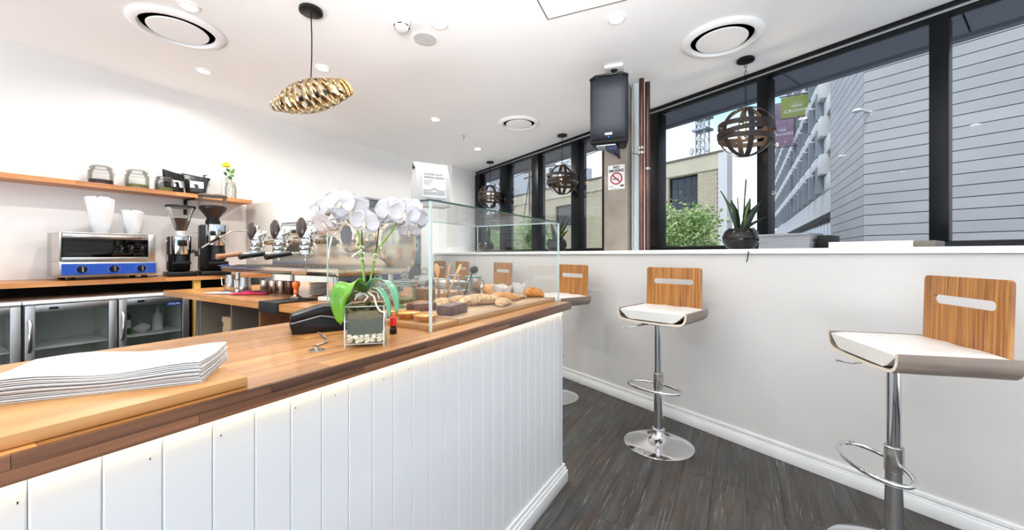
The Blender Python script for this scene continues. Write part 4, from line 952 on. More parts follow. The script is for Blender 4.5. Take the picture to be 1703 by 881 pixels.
# grinders
def grinder(x, y, rz, label, kind):
    t = thing('coffee_grinder', (x, y, CZ+.001), rz, label, 'coffee grinder', 'coffee grinders on the back counter'); t.scale = (1.06, 1.02, 1.11)
    q = MB()
    if kind == 0:
        MB().box((-.09, -.15, 0), (.09, .12, .035)).build('foot_plate', black_p, t, bevel=.008)
        q = ext([(.03, 0.036), (.12, .036), (.11, .30), (.02, .30)], -.07, .07); 
        for i, v in enumerate(q.v): q.v[i] = (v[1], v[0], v[2])
        q.build('body', black_p, t, bevel=.012)
        MB().lathe([(.062, .165), (.064, .17), (.064, .295), (.060, .30), (0, .30)], (0, -.035, 0), 32).build('dosing_chamber', chrome, t)
        MB().box((-.028, -.1005, .225), (.028, -.0985, .27)).build('chamber_window', black_p, t, bevel=.001)
        MB().box((-.05, -.13, .09), (.05, .0, .11)).build('filter_fork', black_m, t, bevel=.004)
        MB().lathe([(.05, .112), (.045, .164), (0, .164)], (0, -.035, 0)).build('chute', black_p, t)
        MB().lathe([(.028, .302), (.030, .325), (.034, .34)], (0, -.03, 0)).build('hopper_neck', plastic_w, t)
        MB().shell([(.034, .34), (.088, .505), (.091, .512)], (0, -.03, 0), 36).build('hopper', gl_jar, t)
        MB().lathe([(.033, .341), (.061, .43), (.04, .437), (0, .44)], (0, -.03, 0), 30).build('beans', coffee, t)
        MB().lathe([(.094, .513), (.096, .52), (.092, .53), (.05, .534), (0, .535)], (0, -.03, 0), 36).build('hopper_lid', black_p, t)
        MB().tube([(.0, -.09, .325), (.10, -.09, .328)], .003, 6).build('shutter_lever', steel, t)
        MB().tube([(.06, -.08, .19), (.085, -.09, .18), (.09, -.09, .15)], .012, 8).build('dosing_lever', black_p, t)
        MB().box((-.075, .0, .11), (-.0715, .07, .16)).build('rating_plate', alu, t)
        MB().lathe([(.018, 0), (.018, .006), (0, .007)], M=Matrix.Translation((-.072, .05, .262)) @ Matrix.Rotation(R(-90), 4, 'Y')).build('round_badge', chrome, t)
    else:
        MB().box((-.10, -.16, 0), (.10, .13, .035)).build('foot_plate', black_p, t, bevel=.008)
        q = ext([(.0, .036), (.13, .036), (.105, .40), (.0, .40)], -.085, .085)
        for i, v in enumerate(q.v): q.v[i] = (v[1], v[0], v[2])
        q.build('body', black_p, t, bevel=.012)
        MB().lathe([(.075, .235), (.077, .24), (.077, .395), (.072, .40), (0, .40)], (.02, -.05, 0), 32).build('dosing_chamber', chrome, t)
        for xx in (-.02, .05): MB().box((xx-.018, -.1285, .31), (xx+.018, -.1265, .345)).build('chamber_window', black_p, t, bevel=.001)
        MB().lathe([(.065, .12), (.05, .234), (0, .234)], (.02, -.05, 0)).build('chute', black_p, t)
        MB().box((-.05, -.16, .085), (.08, .0, .11)).build('filter_fork', black_m, t, bevel=.004)
        MB().lathe([(.05, .402), (.052, .43), (.044, .44), (.044, .455)], (0, -.0, 0)).build('hopper_neck', black_p, t)
        MB().shell([(.044, .455), (.096, .525), (.098, .54), (.098, .625)], (0, 0, 0), 36).build('hopper', gl_jar, t)
        MB().lathe([(.043, .457), (.093, .528), (.094, .545), (.08, .552), (0, .555)], seg=30).build('beans', coffee, t)
        MB().lathe([(.100, .626), (.102, .632), (.097, .640), (.05, .645), (0, .645)], seg=36).build('hopper_lid', mat('brown_lid', '#6f6054', .4), t)
        MB().box((-.0885, -.01, .16), (-.086, .05, .21)).build('rating_plate', alu, t)
        bdg = MB().box((.025, -.163, .05), (.085, -.1605, .085)).build('blue_badge', blue, t); text('Rd', .034, paper, bdg, frameM((.055, -.1632, .066), (1, 0, 0), (0, 0, 1)), sx=1.2)
grinder(1.345, 4.07, R(-10), 'black coffee grinder with wide conical hopper, next to the toaster oven', 0)
grinder(1.572, 4.05, R(-12), 'taller black coffee grinder with bowl hopper, next to the espresso machine', 1)
MB_ = MB().tube([(1.13, 4.12, CZ+.006), (1.17, 4.05, CZ+.006), (1.20, 4.08, CZ+.006)], .004, 6).build('power_lead', black_p); tag(MB_, 'black power lead between the toaster oven and first grinder', 'cable')
# toaster oven
to = thing('toaster_oven', (.66, 3.955, CZ+.001), 0, 'stainless toaster oven with a blue control panel on the back counter', 'oven')
TW, TD, TH_ = .50, .36, .335
for xx in (.06, TW-.06):
    for yy in (.05, TD-.05): MB().lathe([(.018, 0), (.02, .004), (.018, .022)], (xx, yy, 0), 14).build('foot', black_p, to)
q = MB(); q.box((0, .02, .13), (.012, TD, TH_)).box((TW-.045, .02, .13), (TW, TD, TH_)).box((.0125, .02, TH_-.012), (TW-.0455, TD, TH_)).box((.0125, TD-.01, .13), (TW-.0455, TD, TH_-.0125)).box((0, .02, .022), (TW, TD, .1295))
q.build('casing', steel, to, bevel=.002)
MB().box((-.004, -.004, .03), (TW+.004, .0195, .122)).build('panel_frame', alu, to, bevel=.004); MB().box((.006, -.007, .038), (TW-.006, -.0045, .114)).build('blue_panel', blue, to)
for i, xx in enumerate((.10, .26, .41)):
    kb = MB().lathe([(.024, 0), (.024, .006), (.018, .018), (0, .019)], M=Matrix.Translation((xx, -.0075, .076)) @ Matrix.Rotation(R(90), 4, 'X')).build('knob', black_p, to)
    MB().box((xx-.004, -.032, .058), (xx+.004, -.0268, .094)).build('pointer', steel, kb)
    q = MB()
    for k in range(9):
        a = R(-30+k*30); q.box((xx+.034*math.cos(a)-.003, -.0078, .076+.034*math.sin(a)-.0007), (xx+.034*math.cos(a)+.003, -.0071, .076+.034*math.sin(a)+.0007))
    o = q.build('scale_marks', paper, kb); o['kind'] = 'stuff'
MB().box((.0125, .008, .292), (TW-.0455, .019, .322)).box((.0125, .008, .131), (TW-.0455, .019, .16)).build('door_frame', steel, to, bevel=.002); MB().box((.013, .012, .161), (TW-.046, .015, .291)).build('oven_glass', glass('oven_glass', (.45, .42, .38), 1.2), to)
MB().box((.02, .32, .14), (TW-.05, .345, .32)).build('dark_lining', dark_in, to)
for zz_ in (.185, .225, .262):
    q = MB()
    for k in range(12): q.tube([(.03, .04+k*.022, zz_), (TW-.06, .04+k*.022, zz_)], .0014, 4)
    o = q.build('wire_rack', steel, to); o['kind'] = 'stuff'
MB().tube([(.05, -.012, .305), (TW-.09, -.012, .305)], .006, 8).build('handle', steel, to)
for i, (x, h_, r_, lab) in enumerate(((.885, .27, .075, 'tall crumpled white paper bag on the toaster oven, left one'), (1.065, .185, .066, 'shorter crumpled white paper bag on the toaster oven, right one'))):
    q = MB(); seg = 20; vs = []
    lv = [(0, .66), (.15, .74), (.4, .84), (.7, .98), (.93, 1.04), (.97, .8), (.99, .3)]
    for j, (z, a) in enumerate(lv):
        for k in range(seg):
            an = 2*PI*k/seg; d = 1+.05*math.sin(5*an+j)+.05*math.sin(3*an-2*j+i); vs.append((r_*a*d*math.cos(an), r_*a*d*.8*math.sin(an), h_*z+.012*math.sin(3*an+j)*(j > 3)))
    q.add(vs, [(jj*seg+k, jj*seg+(k+1) % seg, (jj+1)*seg+(k+1) % seg, (jj+1)*seg+k) for jj in range(6) for k in range(seg)]+[tuple(range(seg-1, -1, -1)), tuple(6*seg+k for k in range(seg))], True)
    o = q.build('paper_bag', paper, sharp=24); o.location = (x, 4.12, CZ+TH_+.002); tag(o, lab, 'paper bag', 'white bags on the toaster oven')
# white upright cabinet
fr = thing('white_upright_fridge', (2.01, 3.875, 0), 0, 'tall white two-door fridge behind the espresso machine', 'fridge')
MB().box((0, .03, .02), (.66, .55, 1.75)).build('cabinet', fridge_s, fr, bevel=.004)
MB().box((.004, 0, .03), (.656, .028, 1.53)).build('lower_door', fridge_w, fr, bevel=.008); MB().box((.004, 0, 1.54), (.656, .028, 1.75)).build('upper_door', fridge_w, fr, bevel=.008)
MB().tube([(.04, -.0, 1.2), (.04, -.03, 1.22), (.04, -.03, 1.46), (.04, 0, 1.48)], .008, 8).build('door_handle', alu, fr)

# ------------------------------------------------------------------ bar stools
def make_stool():
    """local: x across the seat, -y to the front, +y to the backrest"""
    t = thing('bar_stool', (0, 0, 0), 0, 'x', 'bar stool', 'bar stools along the window ledge')
    MB().lathe([(.212, 0), (.214, .004), (.205, .010), (.15, .022), (.09, .036), (.05, .055), (.034, .075), (.031, .088)], seg=64).build('base', chrome, t)
    MB().lathe([(.038, .086), (.040, .092), (.040, .10), (.034, .106), (.0285, .108)], seg=32).build('collar', chrome, t)
    MB().cyl((0, 0, .106), (0, 0, .46), .028, seg=32).build('outer_column', chrome, t)
    MB().lathe([(.0288, .36), (.0305, .362), (.0305, .458), (.0288, .46)], seg=32).build('sleeve', steel, t)
    MB().cyl((0, 0, .46), (0, 0, .775), .0235, seg=32).build('inner_column', chrome, t)
    MB().box((-.09, -.06, .772), (.09, .10, .787)).build('mount_plate', chrome, t, bevel=.003)
    # footrest: D loop in front of the column
    pts = [(.03, -.0, .385)]
    for k in range(17):
        a = PI*k/16; pts.append((.165*math.cos(a) if 0 < k < 16 else .165*math.cos(a), -.045-.135*math.sin(a)**.8, .385))
    pts.append((-.03, 0, .385))
    MB().tube([(.17*math.cos(PI*k/18), -.068+.088*math.sin(PI*k/18), .385) for k in range(36)], .0092, 10, closed=True).build('footrest', chrome, t)
    MB().tube([(-.05, -.02, .771), (-.10, -.06, .762), (-.12, -.075, .752), (-.20, -.10, .742)], .0045, 8).build('height_lever', chrome, t)
    # plywood seat shell: U profile across, extruded front to back
    prof = []
    for k in range(7): a = PI/2*k/6; prof.append((-.222+.052*(1-math.cos(a)), .868-.0-.068*math.sin(a)) if k else (-.222, .868))
    prof = [(-.226, .872), (-.226, .85), (-.222, .83), (-.212, .812), (-.195, .800), (-.17, .795), (-.08, .790), (.08, .790), (.17, .795), (.195, .800), (.212, .812), (.222, .83), (.226, .85), (.226, .872)]
    def off(prof, d):
        o_ = []
        for i, p in enumerate(prof):
            a = Vector(prof[max(i-1, 0)]); b = Vector(prof[min(i+1, len(prof)-1)]); tg = (b-a).normalized(); nrm = Vector((-tg.y, tg.x)); o_.append((p[0]+nrm.x*d, p[1]+nrm.y*d))
        return o_
    inner = off(prof, .012); poly = prof+inner[::-1]; n = len(poly); m_ = len(prof)
    yf, yb = -.12, .225
    q = MB(); v = [(p[0], yf, p[1]) for p in poly]+[(p[0], yb, p[1]) for p in poly]
    quads = [(i, i+1, n-2-i, n-1-i) for i in range(m_-1)]
    q.add(v, [tuple(f) for f in quads]+[tuple(n+j for j in reversed(f)) for f in quads]+[(i, n+i, n+(i+1) % n, (i+1) % n) for i in range(n)], True)
    q.build('seat_shell', ply_grey, t, sharp=30)
    # pale edge faces front
    q = MB(); v = [(p[0], yf-.0012, p[1]) for p in poly]+[(p[0], yf+.0004, p[1]) for p in poly]
    q.add(v, [tuple(f) for f in quads]+[(i, n+i, n+(i+1) % n, (i+1) % n) for i in range(n)]); q.build('shell_edge', ply_edge, t)
    # cushion
    q = MB(); nx_, ny_ = 18, 14
    def top(u, v_, up):
        x = (u*2-1); y_ = (v_*2-1); ex = (1-abs(x)**6)**.3 if abs(x) < 1 else 0; ey = (1-abs(y_)**6)**.3 if abs(y_) < 1 else 0
        zed = ex*ey
        base = .8085+.052*max(0, abs(x)-.72)/.28
        crease = .003*math.sin(x*9+y_*4)*(1-abs(x))
        return (x*.210, yf+.004+(v_)*(yb-yf-.01), (.864+.014*zed+crease*zed) if up else base-.004*0)
    q.grid(lambda u, v_: top(u, v_, True), nx_, ny_); n1 = len(q.v); q.grid(lambda u, v_: top(u, v_, False), nx_, ny_)
    for fi in range(nx_*ny_, 2*nx_*ny_): q.f[fi] = tuple(reversed(q.f[fi]))
    gi = lambda i, j: i*(ny_+1)+j
    ring = [gi(i, 0) for i in range(nx_+1)]+[gi(nx_, j) for j in range(1, ny_+1)]+[gi(i, ny_) for i in range(nx_-1, -1, -1)]+[gi(0, j) for j in range(ny_-1, 0, -1)]
    for a, b_ in zip(ring, ring[1:]+ring[:1]): q.f.append((a, b_, b_+n1, a+n1)); q.sm.append(True)
    q.build('cushion', white_f, t, sharp=75)
    # backrest: bent board with a slot (rear of seat)
    q = MB(); hw, zb_, zt_ = .188, .80, 1.135; sw, sz0, sz1 = .138, 1.022, 1.058
    r_ = .018; outer = [(-hw, zb_), (hw, zb_)]+[(hw-r_+r_*math.cos(a*PI/10), zt_-r_+r_*math.sin(a*PI/10)) for a in range(6)]+[(-hw+r_-r_*math.sin(a*PI/10), zt_-r_+r_*math.cos(a*PI/10)) for a in range(6)]
    hr = (sz1-sz0)/2; zc_ = (sz0+sz1)/2
    inner_ = [(sw-hr+hr*math.cos(R(-90+a*22.5)), zc_+hr*math.sin(R(-90+a*22.5))) for a in range(9)]+[(-sw+hr+hr*math.cos(R(90+a*22.5)), zc_+hr*math.sin(R(90+a*22.5))) for a in range(9)]
    bm = bmesh.new()
    def loop(ps): vs_ = [bm.verts.new((p[0], 0, p[1])) for p in ps]; return [bm.edges.new((vs_[i], vs_[(i+1) % len(vs_)])) for i in range(len(vs_))]
    es = loop(outer)+loop(inner_); bmesh.ops.triangle_fill(bm, edges=es, use_beauty=True, normal=(0, -1, 0))
    ex = bmesh.ops.extrude_face_region(bm, geom=list(bm.faces)); bmesh.ops.translate(bm, verts=[v for v in ex['geom'] if isinstance(v, bmesh.types.BMVert)], vec=(0, .012, 0))
    bmesh.ops.recalc_face_normals(bm, faces=bm.faces)
    for v in bm.verts: v.co.y += yb-.004-.012+.10*max(0, v.co.z-1.09)**1.2+.02*(v.co.z-.8)
    me = bpy.data.meshes.new('backrest'); bm.to_mesh(me); bm.free(); me.materials.append(zebra)
    o = bpy.data.objects.new('backrest', me); C.objects.link(o); o.parent = t
    return t
st0 = make_stool()
st0.location = (2.622, .467, 0.0); st0.rotation_euler.z = math.atan2(-.235, .972)+R(0)
# local x must run from photo-left to photo-right => -(.235,.972); +y towards the wall = (.972,-.235)
def srot(nx_, ny_): return math.atan2(ny_, nx_)-PI/2
st0.rotation_euler.z = srot(.965, -.262); st0['label'] = 'zebrano-backed bar stool in full view in the middle of the floor'
for k, (x, y, a, b_, lab) in enumerate(((3.045, 1.405, .912, -.41, 'bar stool half hidden behind the right end of the counter'), (3.56, 2.47, .912, -.41, 'bar stool seen through the glass case above the bread rolls'),
        (4.01, 3.42, .912, -.41, 'bar stool seen through the glass case above the steel jug'), (4.255, 4.03, .93, -.36, 'furthest bar stool, behind the case corner post'),
        (2.10, -.518, .28, -.960, 'nearest bar stool, large at the right edge of the photo'))):
    dup(st0, (x, y, 0), srot(a, b_), lab)

# ------------------------------------------------------------------ things on the ledge
def snake_plant(x, y, label, seed, spread=1.0, leaves=None):
    bl = thing('glass_bowl', (x, y, 1.2605), 0, 'round smoky glass bowl of dark gravel %s' % label, 'bowl', 'glass bowls on the window ledge')
    MB().shell([(0, .001), (.07, .001), (.098, .02), (.118, .06), (.122, .095), (.108, .135), (.085, .158), (.082, .162)], seg=36).build('glass', gl_smoke, bl)
    MB().lathe([(0, .004), (.066, .004), (.094, .022), (.114, .06), (.118, .095), (.104, .125), (.05, .132), (0, .134)], seg=32).build('gravel', soil, bl)
    pl = thing('snake_plant', (x, y, 1.2605+.125), 0, 'snake plant with upright dark leaves %s' % label, 'plant', 'snake plants on the window ledge')
    rnd = random.Random(seed)
    for k, (a, lean, ln, wd_) in enumerate(leaves):
        q = MB(); q2 = MB(); n = 12; V = []; V2 = []
        dx, dy = math.cos(a), math.sin(a); side = Vector((RT.x, RT.y, 0)) if k % 2 else Vector((RT.x*.8+FW.x*.6, RT.y*.8+FW.y*.6, 0))
        for i in range(n+1):
            u = i/n; off_ = lean*(u**1.6); p = Vector((dx*(.02+off_), dy*(.02+off_), ln*u*(1-.12*abs(lean)*u*4)))
            w0 = 1.3*wd_*(.5+.5*math.sin(PI*(u*.7+.15)))*(1-u**3.2)+.0008
            tw = Matrix.Rotation(R(25*math.sin(3*u+k)), 3, 'Z') @ side
            for s_ in (-1, 0, 1): V.append(p+tw*w0*s_+Vector((dx, dy, 0))*(-.004 if s_ == 0 else .002))
            for s_ in (-.35, .35): V2.append(p+tw*w0*s_+(-FW)*.0025)
        q.add(V, [(i*3+j, i*3+j+1, (i+1)*3+j+1, (i+1)*3+j) for i in range(n) for j in range(2)], True); o = q.build('leaf', terra_g, pl, solid=.003)
        if k % 2 == 0:
            q2.add(V2[:-2], [(i*2, i*2+1, (i+1)*2+1, (i+1)*2) for i in range(n-1)], True); q2.build('leaf_stripe', terra_y, o, solid=.001)
ra = math.atan2(RT.y, RT.x)
LV = [(ra, .02, .40, .036), (ra+PI, .05, .25, .030), (ra, .05, .26, .032), (ra, .13, .25, .026), (ra+PI, .13, .33, .022), (ra+.3, .16, .20, .020), (ra+1.6, .02, .27, .034), (ra, .17, .13, .020)]
snake_plant(3.316, .012, 'under the nearest orb pendant', 1, leaves=LV)
LV2 = [(ra, .09, .33, .026), (ra+PI, .05, .24, .020), (ra, .13, .27, .028), (ra, .03, .2, .022), (ra, .12, .14, .03)]
snake_plant(4.20, 1.90, 'behind the right end of the case', 2, leaves=LV2)
snake_plant(4.856, 3.375, 'furthest left on the ledge', 3, leaves=[(ra+PI, .03, .31, .038), (ra, .03, .28, .032), (ra+1.5, .02, .19, .026)])
# papers
for k in range(7):
    o = MB().box((-.135, -.11, 0), (.135, .11, .0125)).build('magazine', paper_g, bevel=.001); q_ = wp(-1.40, .17, 1.2605+k*.0131); o.location = q_+Vector((.003*math.sin(k*3), .003*math.cos(k*2), 0)); o.rotation_euler.z = WANG+.03*math.sin(k*5)
    tag(o, 'topmost grey magazine of the pile on the ledge right of the snake plant' if k == 6 else 'grey magazine in the pile on the ledge right of the snake plant', 'magazine', 'magazines piled on the ledge')
o = MB().box((-.03, -.085, 0), (.03, .085, .075)).build('black_box', black_m, bevel=.003); o.location = wp(-1.585, .19, 1.2605); o.rotation_euler.z = WANG; tag(o, 'small black box against the end of the magazine pile', 'box')
t = thing('white_box_lid', wp(-1.80, .15, 1.2605), WANG, 'flat white box lid on the ledge, grey at its end', 'box')
MB().box((-.16, -.12, 0), (.17, .12, .032)).build('tray', plastic_w, t, bevel=.002); MB().box((-.235, -.12, 0), (-.1605, .12, .030)).build('grey_end', greyboard, t, bevel=.002)
o = MB().box((-.35, -.10, 0), (.35, .10, .02)).build('dark_folder', frame_m, bevel=.002); o.location = wp(-2.0, .50, 1.2605); o.rotation_euler.z = WANG; tag(o, 'long dark folder lying by the right window', 'folder')
o = MB().tube([wp(-1.24, -.022, 1.245), wp(-1.24, -.026, 1.225), wp(-1.235, -.024, 1.20), wp(-1.225, -.014, 1.178)], .0035, 6).build('cable_stub', black_p); tag(o, 'short black cable stub hanging from the ledge edge', 'cable')

# pipes beside the column
def riser(name, x, y, r, m, label, z0=1.2605, clips=()):
    t = thing(name, (x, y, z0), 0, label, 'pipe', 'risers beside the concrete column'); MB().cyl((0, 0, 0), (0, 0, CEIL-.001-z0), r, seg=20).build('pipe', m, t)
    for z in clips:
        MB().shell([(r+.003, z), (r+.003, z+.02)], seg=20).build('clip', black_m if m is not copper else steel, t)
    return t
riser('copper_riser', 3.374, .737, .0205, copper, 'copper riser pipe nearer the concrete column', clips=(.82, .86))
riser('copper_riser', 3.471, .708, .0215, copper, 'copper riser pipe further from the concrete column', clips=(.70,))
riser('white_riser', 3.47, .80, .033, pipe_w, 'thicker pale painted pipe directly beside the column')
MB_ = MB().box((-.1, 0, 0), (.1, .003, .005)).build('pipe_rail', black_m); MB_.location = (3.44, .765, 2.09); MB_.rotation_euler.z = R(-25); tag(MB_, 'thin black bracket tying the pipes to the column', 'bracket')

# no smoking sign (face towards -X)
sg = thing('no_smoking_sign', (3.3705, .951, 1.905), R(-90), 'white no smoking sign stuck on the concrete column', 'sign')
MB().box((-.073, -.002, -.107), (.073, 0, .107)).build('plate', plastic_w, sg)
SF = lambda x, z: frameM((x, -.0024, z), (1, 0, 0), (0, 0, 1))
text('NO', .034, ink, sg, SF(0, .086), bold=.0014); text('SMOKING', .034, ink, sg, SF(0, .056), bold=.0014, sx=.86)
q = MB(); q.tube([(.048*math.cos(a*PI/20), -.003, -.012+.048*math.sin(a*PI/20)) for a in range(40)], .0058, 6, closed=True); q.tube([(-.034, -.003, .022), (.034, -.003, -.046)], .0058, 6); q.build('prohibition_ring', red, sg)
MB().box((-.033, -.0028, -.021), (.022, -.0022, -.012)).build('cigarette', ink, sg); MB().tube([(.016, -.0026, -.006), (.024, -.0026, .004), (.010, -.0026, .010), (.004, -.0026, .022)], .0016, 5).build('smoke_curl', greyboard, sg)
text('smokefree\nplease', .010, leaf_d, sg, SF(-.045, -.082)); MB().box((.035, -.0026, -.085), (.064, -.0022, -.070)).build('crest', ink, sg)
text('penalties apply for smoking here', .0065, ink, sg, SF(0, -.099))

# wall loudspeaker
sk = thing('loudspeaker', (2.93, .885, 2.085), R(-90)+R(11), 'black loudspeaker on a bracket in front of the concrete column', 'loudspeaker')
q = MB().prism([(-.145, 0), (.145, 0), (.115, .22), (-.115, .22)], 0, .52); q.build('cabinet', black_m, sk, bevel=.012, seg=3)
q = MB(); n = 10
q.grid(lambda u, v: ((u*2-1)*.138, -.004-.022*(1-(u*2-1)**4), .03+v*.475), 12, 4); q.build('grille', mat('speaker_grille', '#30343b', .55, .2, var=.1, scale=(300, 300, 300), bump=.2), sk, solid=.003)
bz = MB().tube([(-.143, -.006, .5), (-.10, -.028, .515), (.10, -.028, .515), (.143, -.006, .5)], .010, 8).build('top_rim', black_p, sk)
MB().box((-.028, -.031, .055), (.028, -.028, .072)).build('badge', alu, sk, bevel=.001); MB().lathe([(.004, 0), (0, .003)], M=Matrix.Translation((0, -.029, .04)) @ Matrix.Rotation(R(90), 4, 'X'), seg=10).build('power_light', led_b, sk)
MB().box((-.10, .02, -.012), (.05, .16, -.002)).build('bottom_plate', alu, sk, bevel=.002)
MB().prism([(-.03, .02), (.06, .02), (.07, .20), (.02, .22)], -.05, -.013).tube([(.03, .10, -.04), (.06, .24, -.06)], .014, 8).build('bracket_arm', mat('blue_black_metal', '#15203f', .4, .3), sk, bevel=.003)
MB().lathe([(.012, .515), (.012, .58), (.028, .60)], (.03, .10, 0)).build('hanger', black_m, sk)
cb = MB().box((-.07, -.04, 0), (.07, .04, .022)).build('hanger_plate', plastic_w, sk, bevel=.003); cb.location = (.03, .10, .61)

# ------------------------------------------------------------------ ceiling fittings
def vent(x, y, label, s=1.0):
    t = thing('ceiling_vent', (x, y, CEIL-.001), 0, label, 'air vent', 'round ceiling vents')
    MB().shell([(.245*s, 0), (.250*s, -.006), (.240*s, -.016), (.215*s, -.026), (.200*s, -.024), (.192*s, -.012), (.190*s, -.0015)], seg=64).build('outer_ring', ceil_m, t)
    MB().lathe([(.192*s, -.001), (0, -.001)], seg=48).build('throat', black_m, t)
    MB().lathe([(.03, -.0015), (.05, -.006), (.150*s, -.010), (.158*s, -.016), (.155*s, -.022), (.10*s, -.025), (0, -.026)], seg=64).build('centre_disc', ceil_m, t)
vent(1.049, 3.199, 'round ceiling vent at the upper left near the spiral pendant', 1.02); vent(3.023, .125, 'round ceiling vent nearest the right windows', 1.02); vent(3.778, 2.173, 'round ceiling vent furthest away, above the left windows', .93)
dl = [(1.394, 3.752, 'ceiling downlight left of the spiral pendant, near the wall'), (.985, 2.853, 'ceiling downlight at the top left, beside the first vent'), (1.86, 2.876, 'ceiling downlight just right of the spiral pendant'),
      (1.896, 1.683, 'bright ceiling downlight next to the smoke detector'), (2.428, .685, 'ceiling downlight left of the right-hand vent'), (3.205, 2.905, 'ceiling downlight furthest away, above the counter')]
extra = [(.4, 1.9), (.3, .5), (1.2, -.6), (-.6, 3.3), (-.9, 1.5), (-.7, -.4), (.6, -1.7), (-1.4, -1.6), (-1.8, 2.6), (-1.8, .5), (2.0, -1.3), (4.4, 3.2)]  # further lamps; the last is added fill for the dim far corner
def downlight(x, y, label, power):
    t = thing('downlight', (x, y, CEIL-.001), 0, label, 'downlight', 'recessed ceiling downlights')
    MB().shell([(.050, -.001), (.056, -.004), (.052, -.009), (.043, -.010), (.040, -.002)], seg=28).build('trim_ring', gloss_w, t)
    MB().lathe([(.0, -.006), (.040, -.0062), (.040, -.003)], seg=24).build('lens', down_e, t)
    l = area('downlight_lamp', (0, 0, -.013), (0, 0, -1), .085, .085, power, (1, .975, .93), 'DISK', 165); l.parent = t
for x, y, lab in dl: downlight(x, y, lab, 20.0 if x > 3 else (9.0 if y > 2.8 else 5.0))
for i, (x, y) in enumerate(extra): downlight(x, y, ['downlight over the working side of the counter', 'downlight straight above the standing place', 'downlight over the right foreground', 'downlight over the left end of the back counter', 'downlight left of the standing place', 'downlight in the ceiling behind left', 'downlight in the ceiling behind right', 'downlight in the back corner', 'downlight by the shopfront, left', 'downlight by the shopfront, middle', 'downlight above the right ledge', 'added fill lamp in the far window corner'][i], 14.0 if x > 4 else 4.0)
t = thing('smoke_detector', (1.743, 1.864, CEIL-.001), 0, 'white smoke detector with black slots on the ceiling', 'smoke detector')
MB().lathe([(.052, 0), (.053, -.018), (.048, -.022)], seg=32).build('base', plastic_w, t); MB().lathe([(.047, -.024), (.046, -.040), (.040, -.050), (.036, -.060), (0, -.064)], seg=32).build('sensor_head', plastic_w, t)
for k in range(6): MB().box((-.014, -.0478, -.046), (.014, -.0445, -.040), M=Matrix.Rotation(R(60*k), 4, 'Z')).build('slot', ink, t)
t = thing('ceiling_speaker', (1.976, 1.886, CEIL-.001), 0, 'flush round grey ceiling speaker beside the smoke detector', 'ceiling speaker')
MB().shell([(.085, 0), (.086, -.004), (.078, -.006)], seg=40).build('rim', ceil_m, t); MB().lathe([(.078, -.005), (0, -.0056)], seg=40).build('grille', mat('grey_mesh', '#c9c8c6', .7, var=.1, scale=(300, 300, 300)), t)
t = thing('sprinkler', (3.84, 3.011, CEIL-.001), 0, 'small chrome sprinkler head on the ceiling', 'sprinkler')
MB().lathe([(.03, 0), (.03, -.004), (.008, -.006), (.008, -.03), (.004, -.034), (.004, -.05), (.018, -.052), (0, -.054)], seg=16).build('head', chrome, t)
t = thing('ceiling_hatch', (2.19, .79, CEIL-.001), R(8), 'square white access hatch in the ceiling at the top edge', 'hatch')
q = MB(); s_ = .25
for a, b_ in (((-s_, -s_, -.003), (s_, -s_+.006, 0)), ((-s_, s_-.006, -.003), (s_, s_, 0)), ((-s_, -s_+.0061, -.003), (-s_+.006, s_-.0061, 0)), ((s_-.006, -s_+.0061, -.003), (s_, s_-.0061, 0))): q.box(a, b_)
q.build('frame', greyboard, t); MB().box((-s_+.007, -s_+.007, -.002), (s_-.007, s_-.007, 0)).build('panel', ceil_m, t)
t.location = (2.164-.25*math.cos(R(50)), 1.042-.0-.26, CEIL-.001)

# spiral pendant
sp = thing('spiral_pendant', (1.382, 2.257, CEIL-.001), 0, 'bronze spiral-band pendant lamp hanging over the work bench', 'pendant lamp')
MB().lathe([(.062, 0), (.066, -.004), (.066, -.022), (.058, -.026), (0, -.027)], seg=36).build('canopy', black_p, sp)
A_ = Vector((1.325, 2.56, 2.175))-sp.location; B_ = Vector((1.44, 1.975, 2.205))-sp.location; ax = (B_-A_).normalized(); Ln = (B_-A_).length
u_ = Vector((0, 0, 1)); u_ = (u_-u_.dot(ax)*ax).normalized(); v_ = ax.cross(u_)
mid = A_+ax*Ln*.5
MB().tube([(0, 0, -.027), (.008, .004, -.15), (.004, -.002, -.28), (0, 0, -.42)], .0035, 8).build('cord', black_p, sp)
MB().tube([(0, 0, -.42), mid+u_*.085-ax*.05], .003, 6).tube([(0, 0, -.42), mid+u_*.085+ax*.06], .003, 6).build('cord_split', black_p, sp)
turns = 11; prof_r = lambda s: .032+.058*math.sin(PI*min(1, s*.98+.01))**1.15+.012*s
nb = turns; 
for k in range(nb):
    q = MB(); vs = []; seg = 40; w_b = Ln/nb*.60
    for j in range(seg+1):
        a = 2*PI*j/seg; s0 = (k+.5+.12*math.sin(k*2.3))/nb; tilt = .014*math.cos(a+.3*k)
        for d_ in (-w_b/2, w_b/2):
            s1 = s0+d_/Ln; rr = prof_r(max(0, min(1, s1)))
            vs.append(A_+ax*(s1*Ln+tilt)+(u_*math.cos(a)+v_*math.sin(a))*rr)
    q.add(vs, [(j*2, j*2+1, j*2+3, j*2+2) for j in range(seg)], True); q.build('band', bronze, sp, solid=.0015)
for s_, nm in ((.2, 0), (.86, 1)):
    c_ = A_+ax*s_*Ln; q = MB().blob(c_, .026, .026, .026, 16, 10); q.build('bulb', bulb_e, sp)
    MB().tube([c_-ax*.03, c_-ax*.07], .014, 10).build('lamp_holder', black_p, sp)
MB().tube([mid-ax*.10, mid+ax*.12], .018, 12).build('core', black_m, sp)
l = bpy.data.lights.new('pendant_lamp_light', 'POINT'); l.energy = 3; l.color = (1, .8, .55); l.shadow_soft_size = .03; lo = bpy.data.objects.new('pendant_lamp_light', l); C.objects.link(lo); lo.parent = sp; lo.location = A_+ax*.86*Ln+Vector((0, 0, -.05))

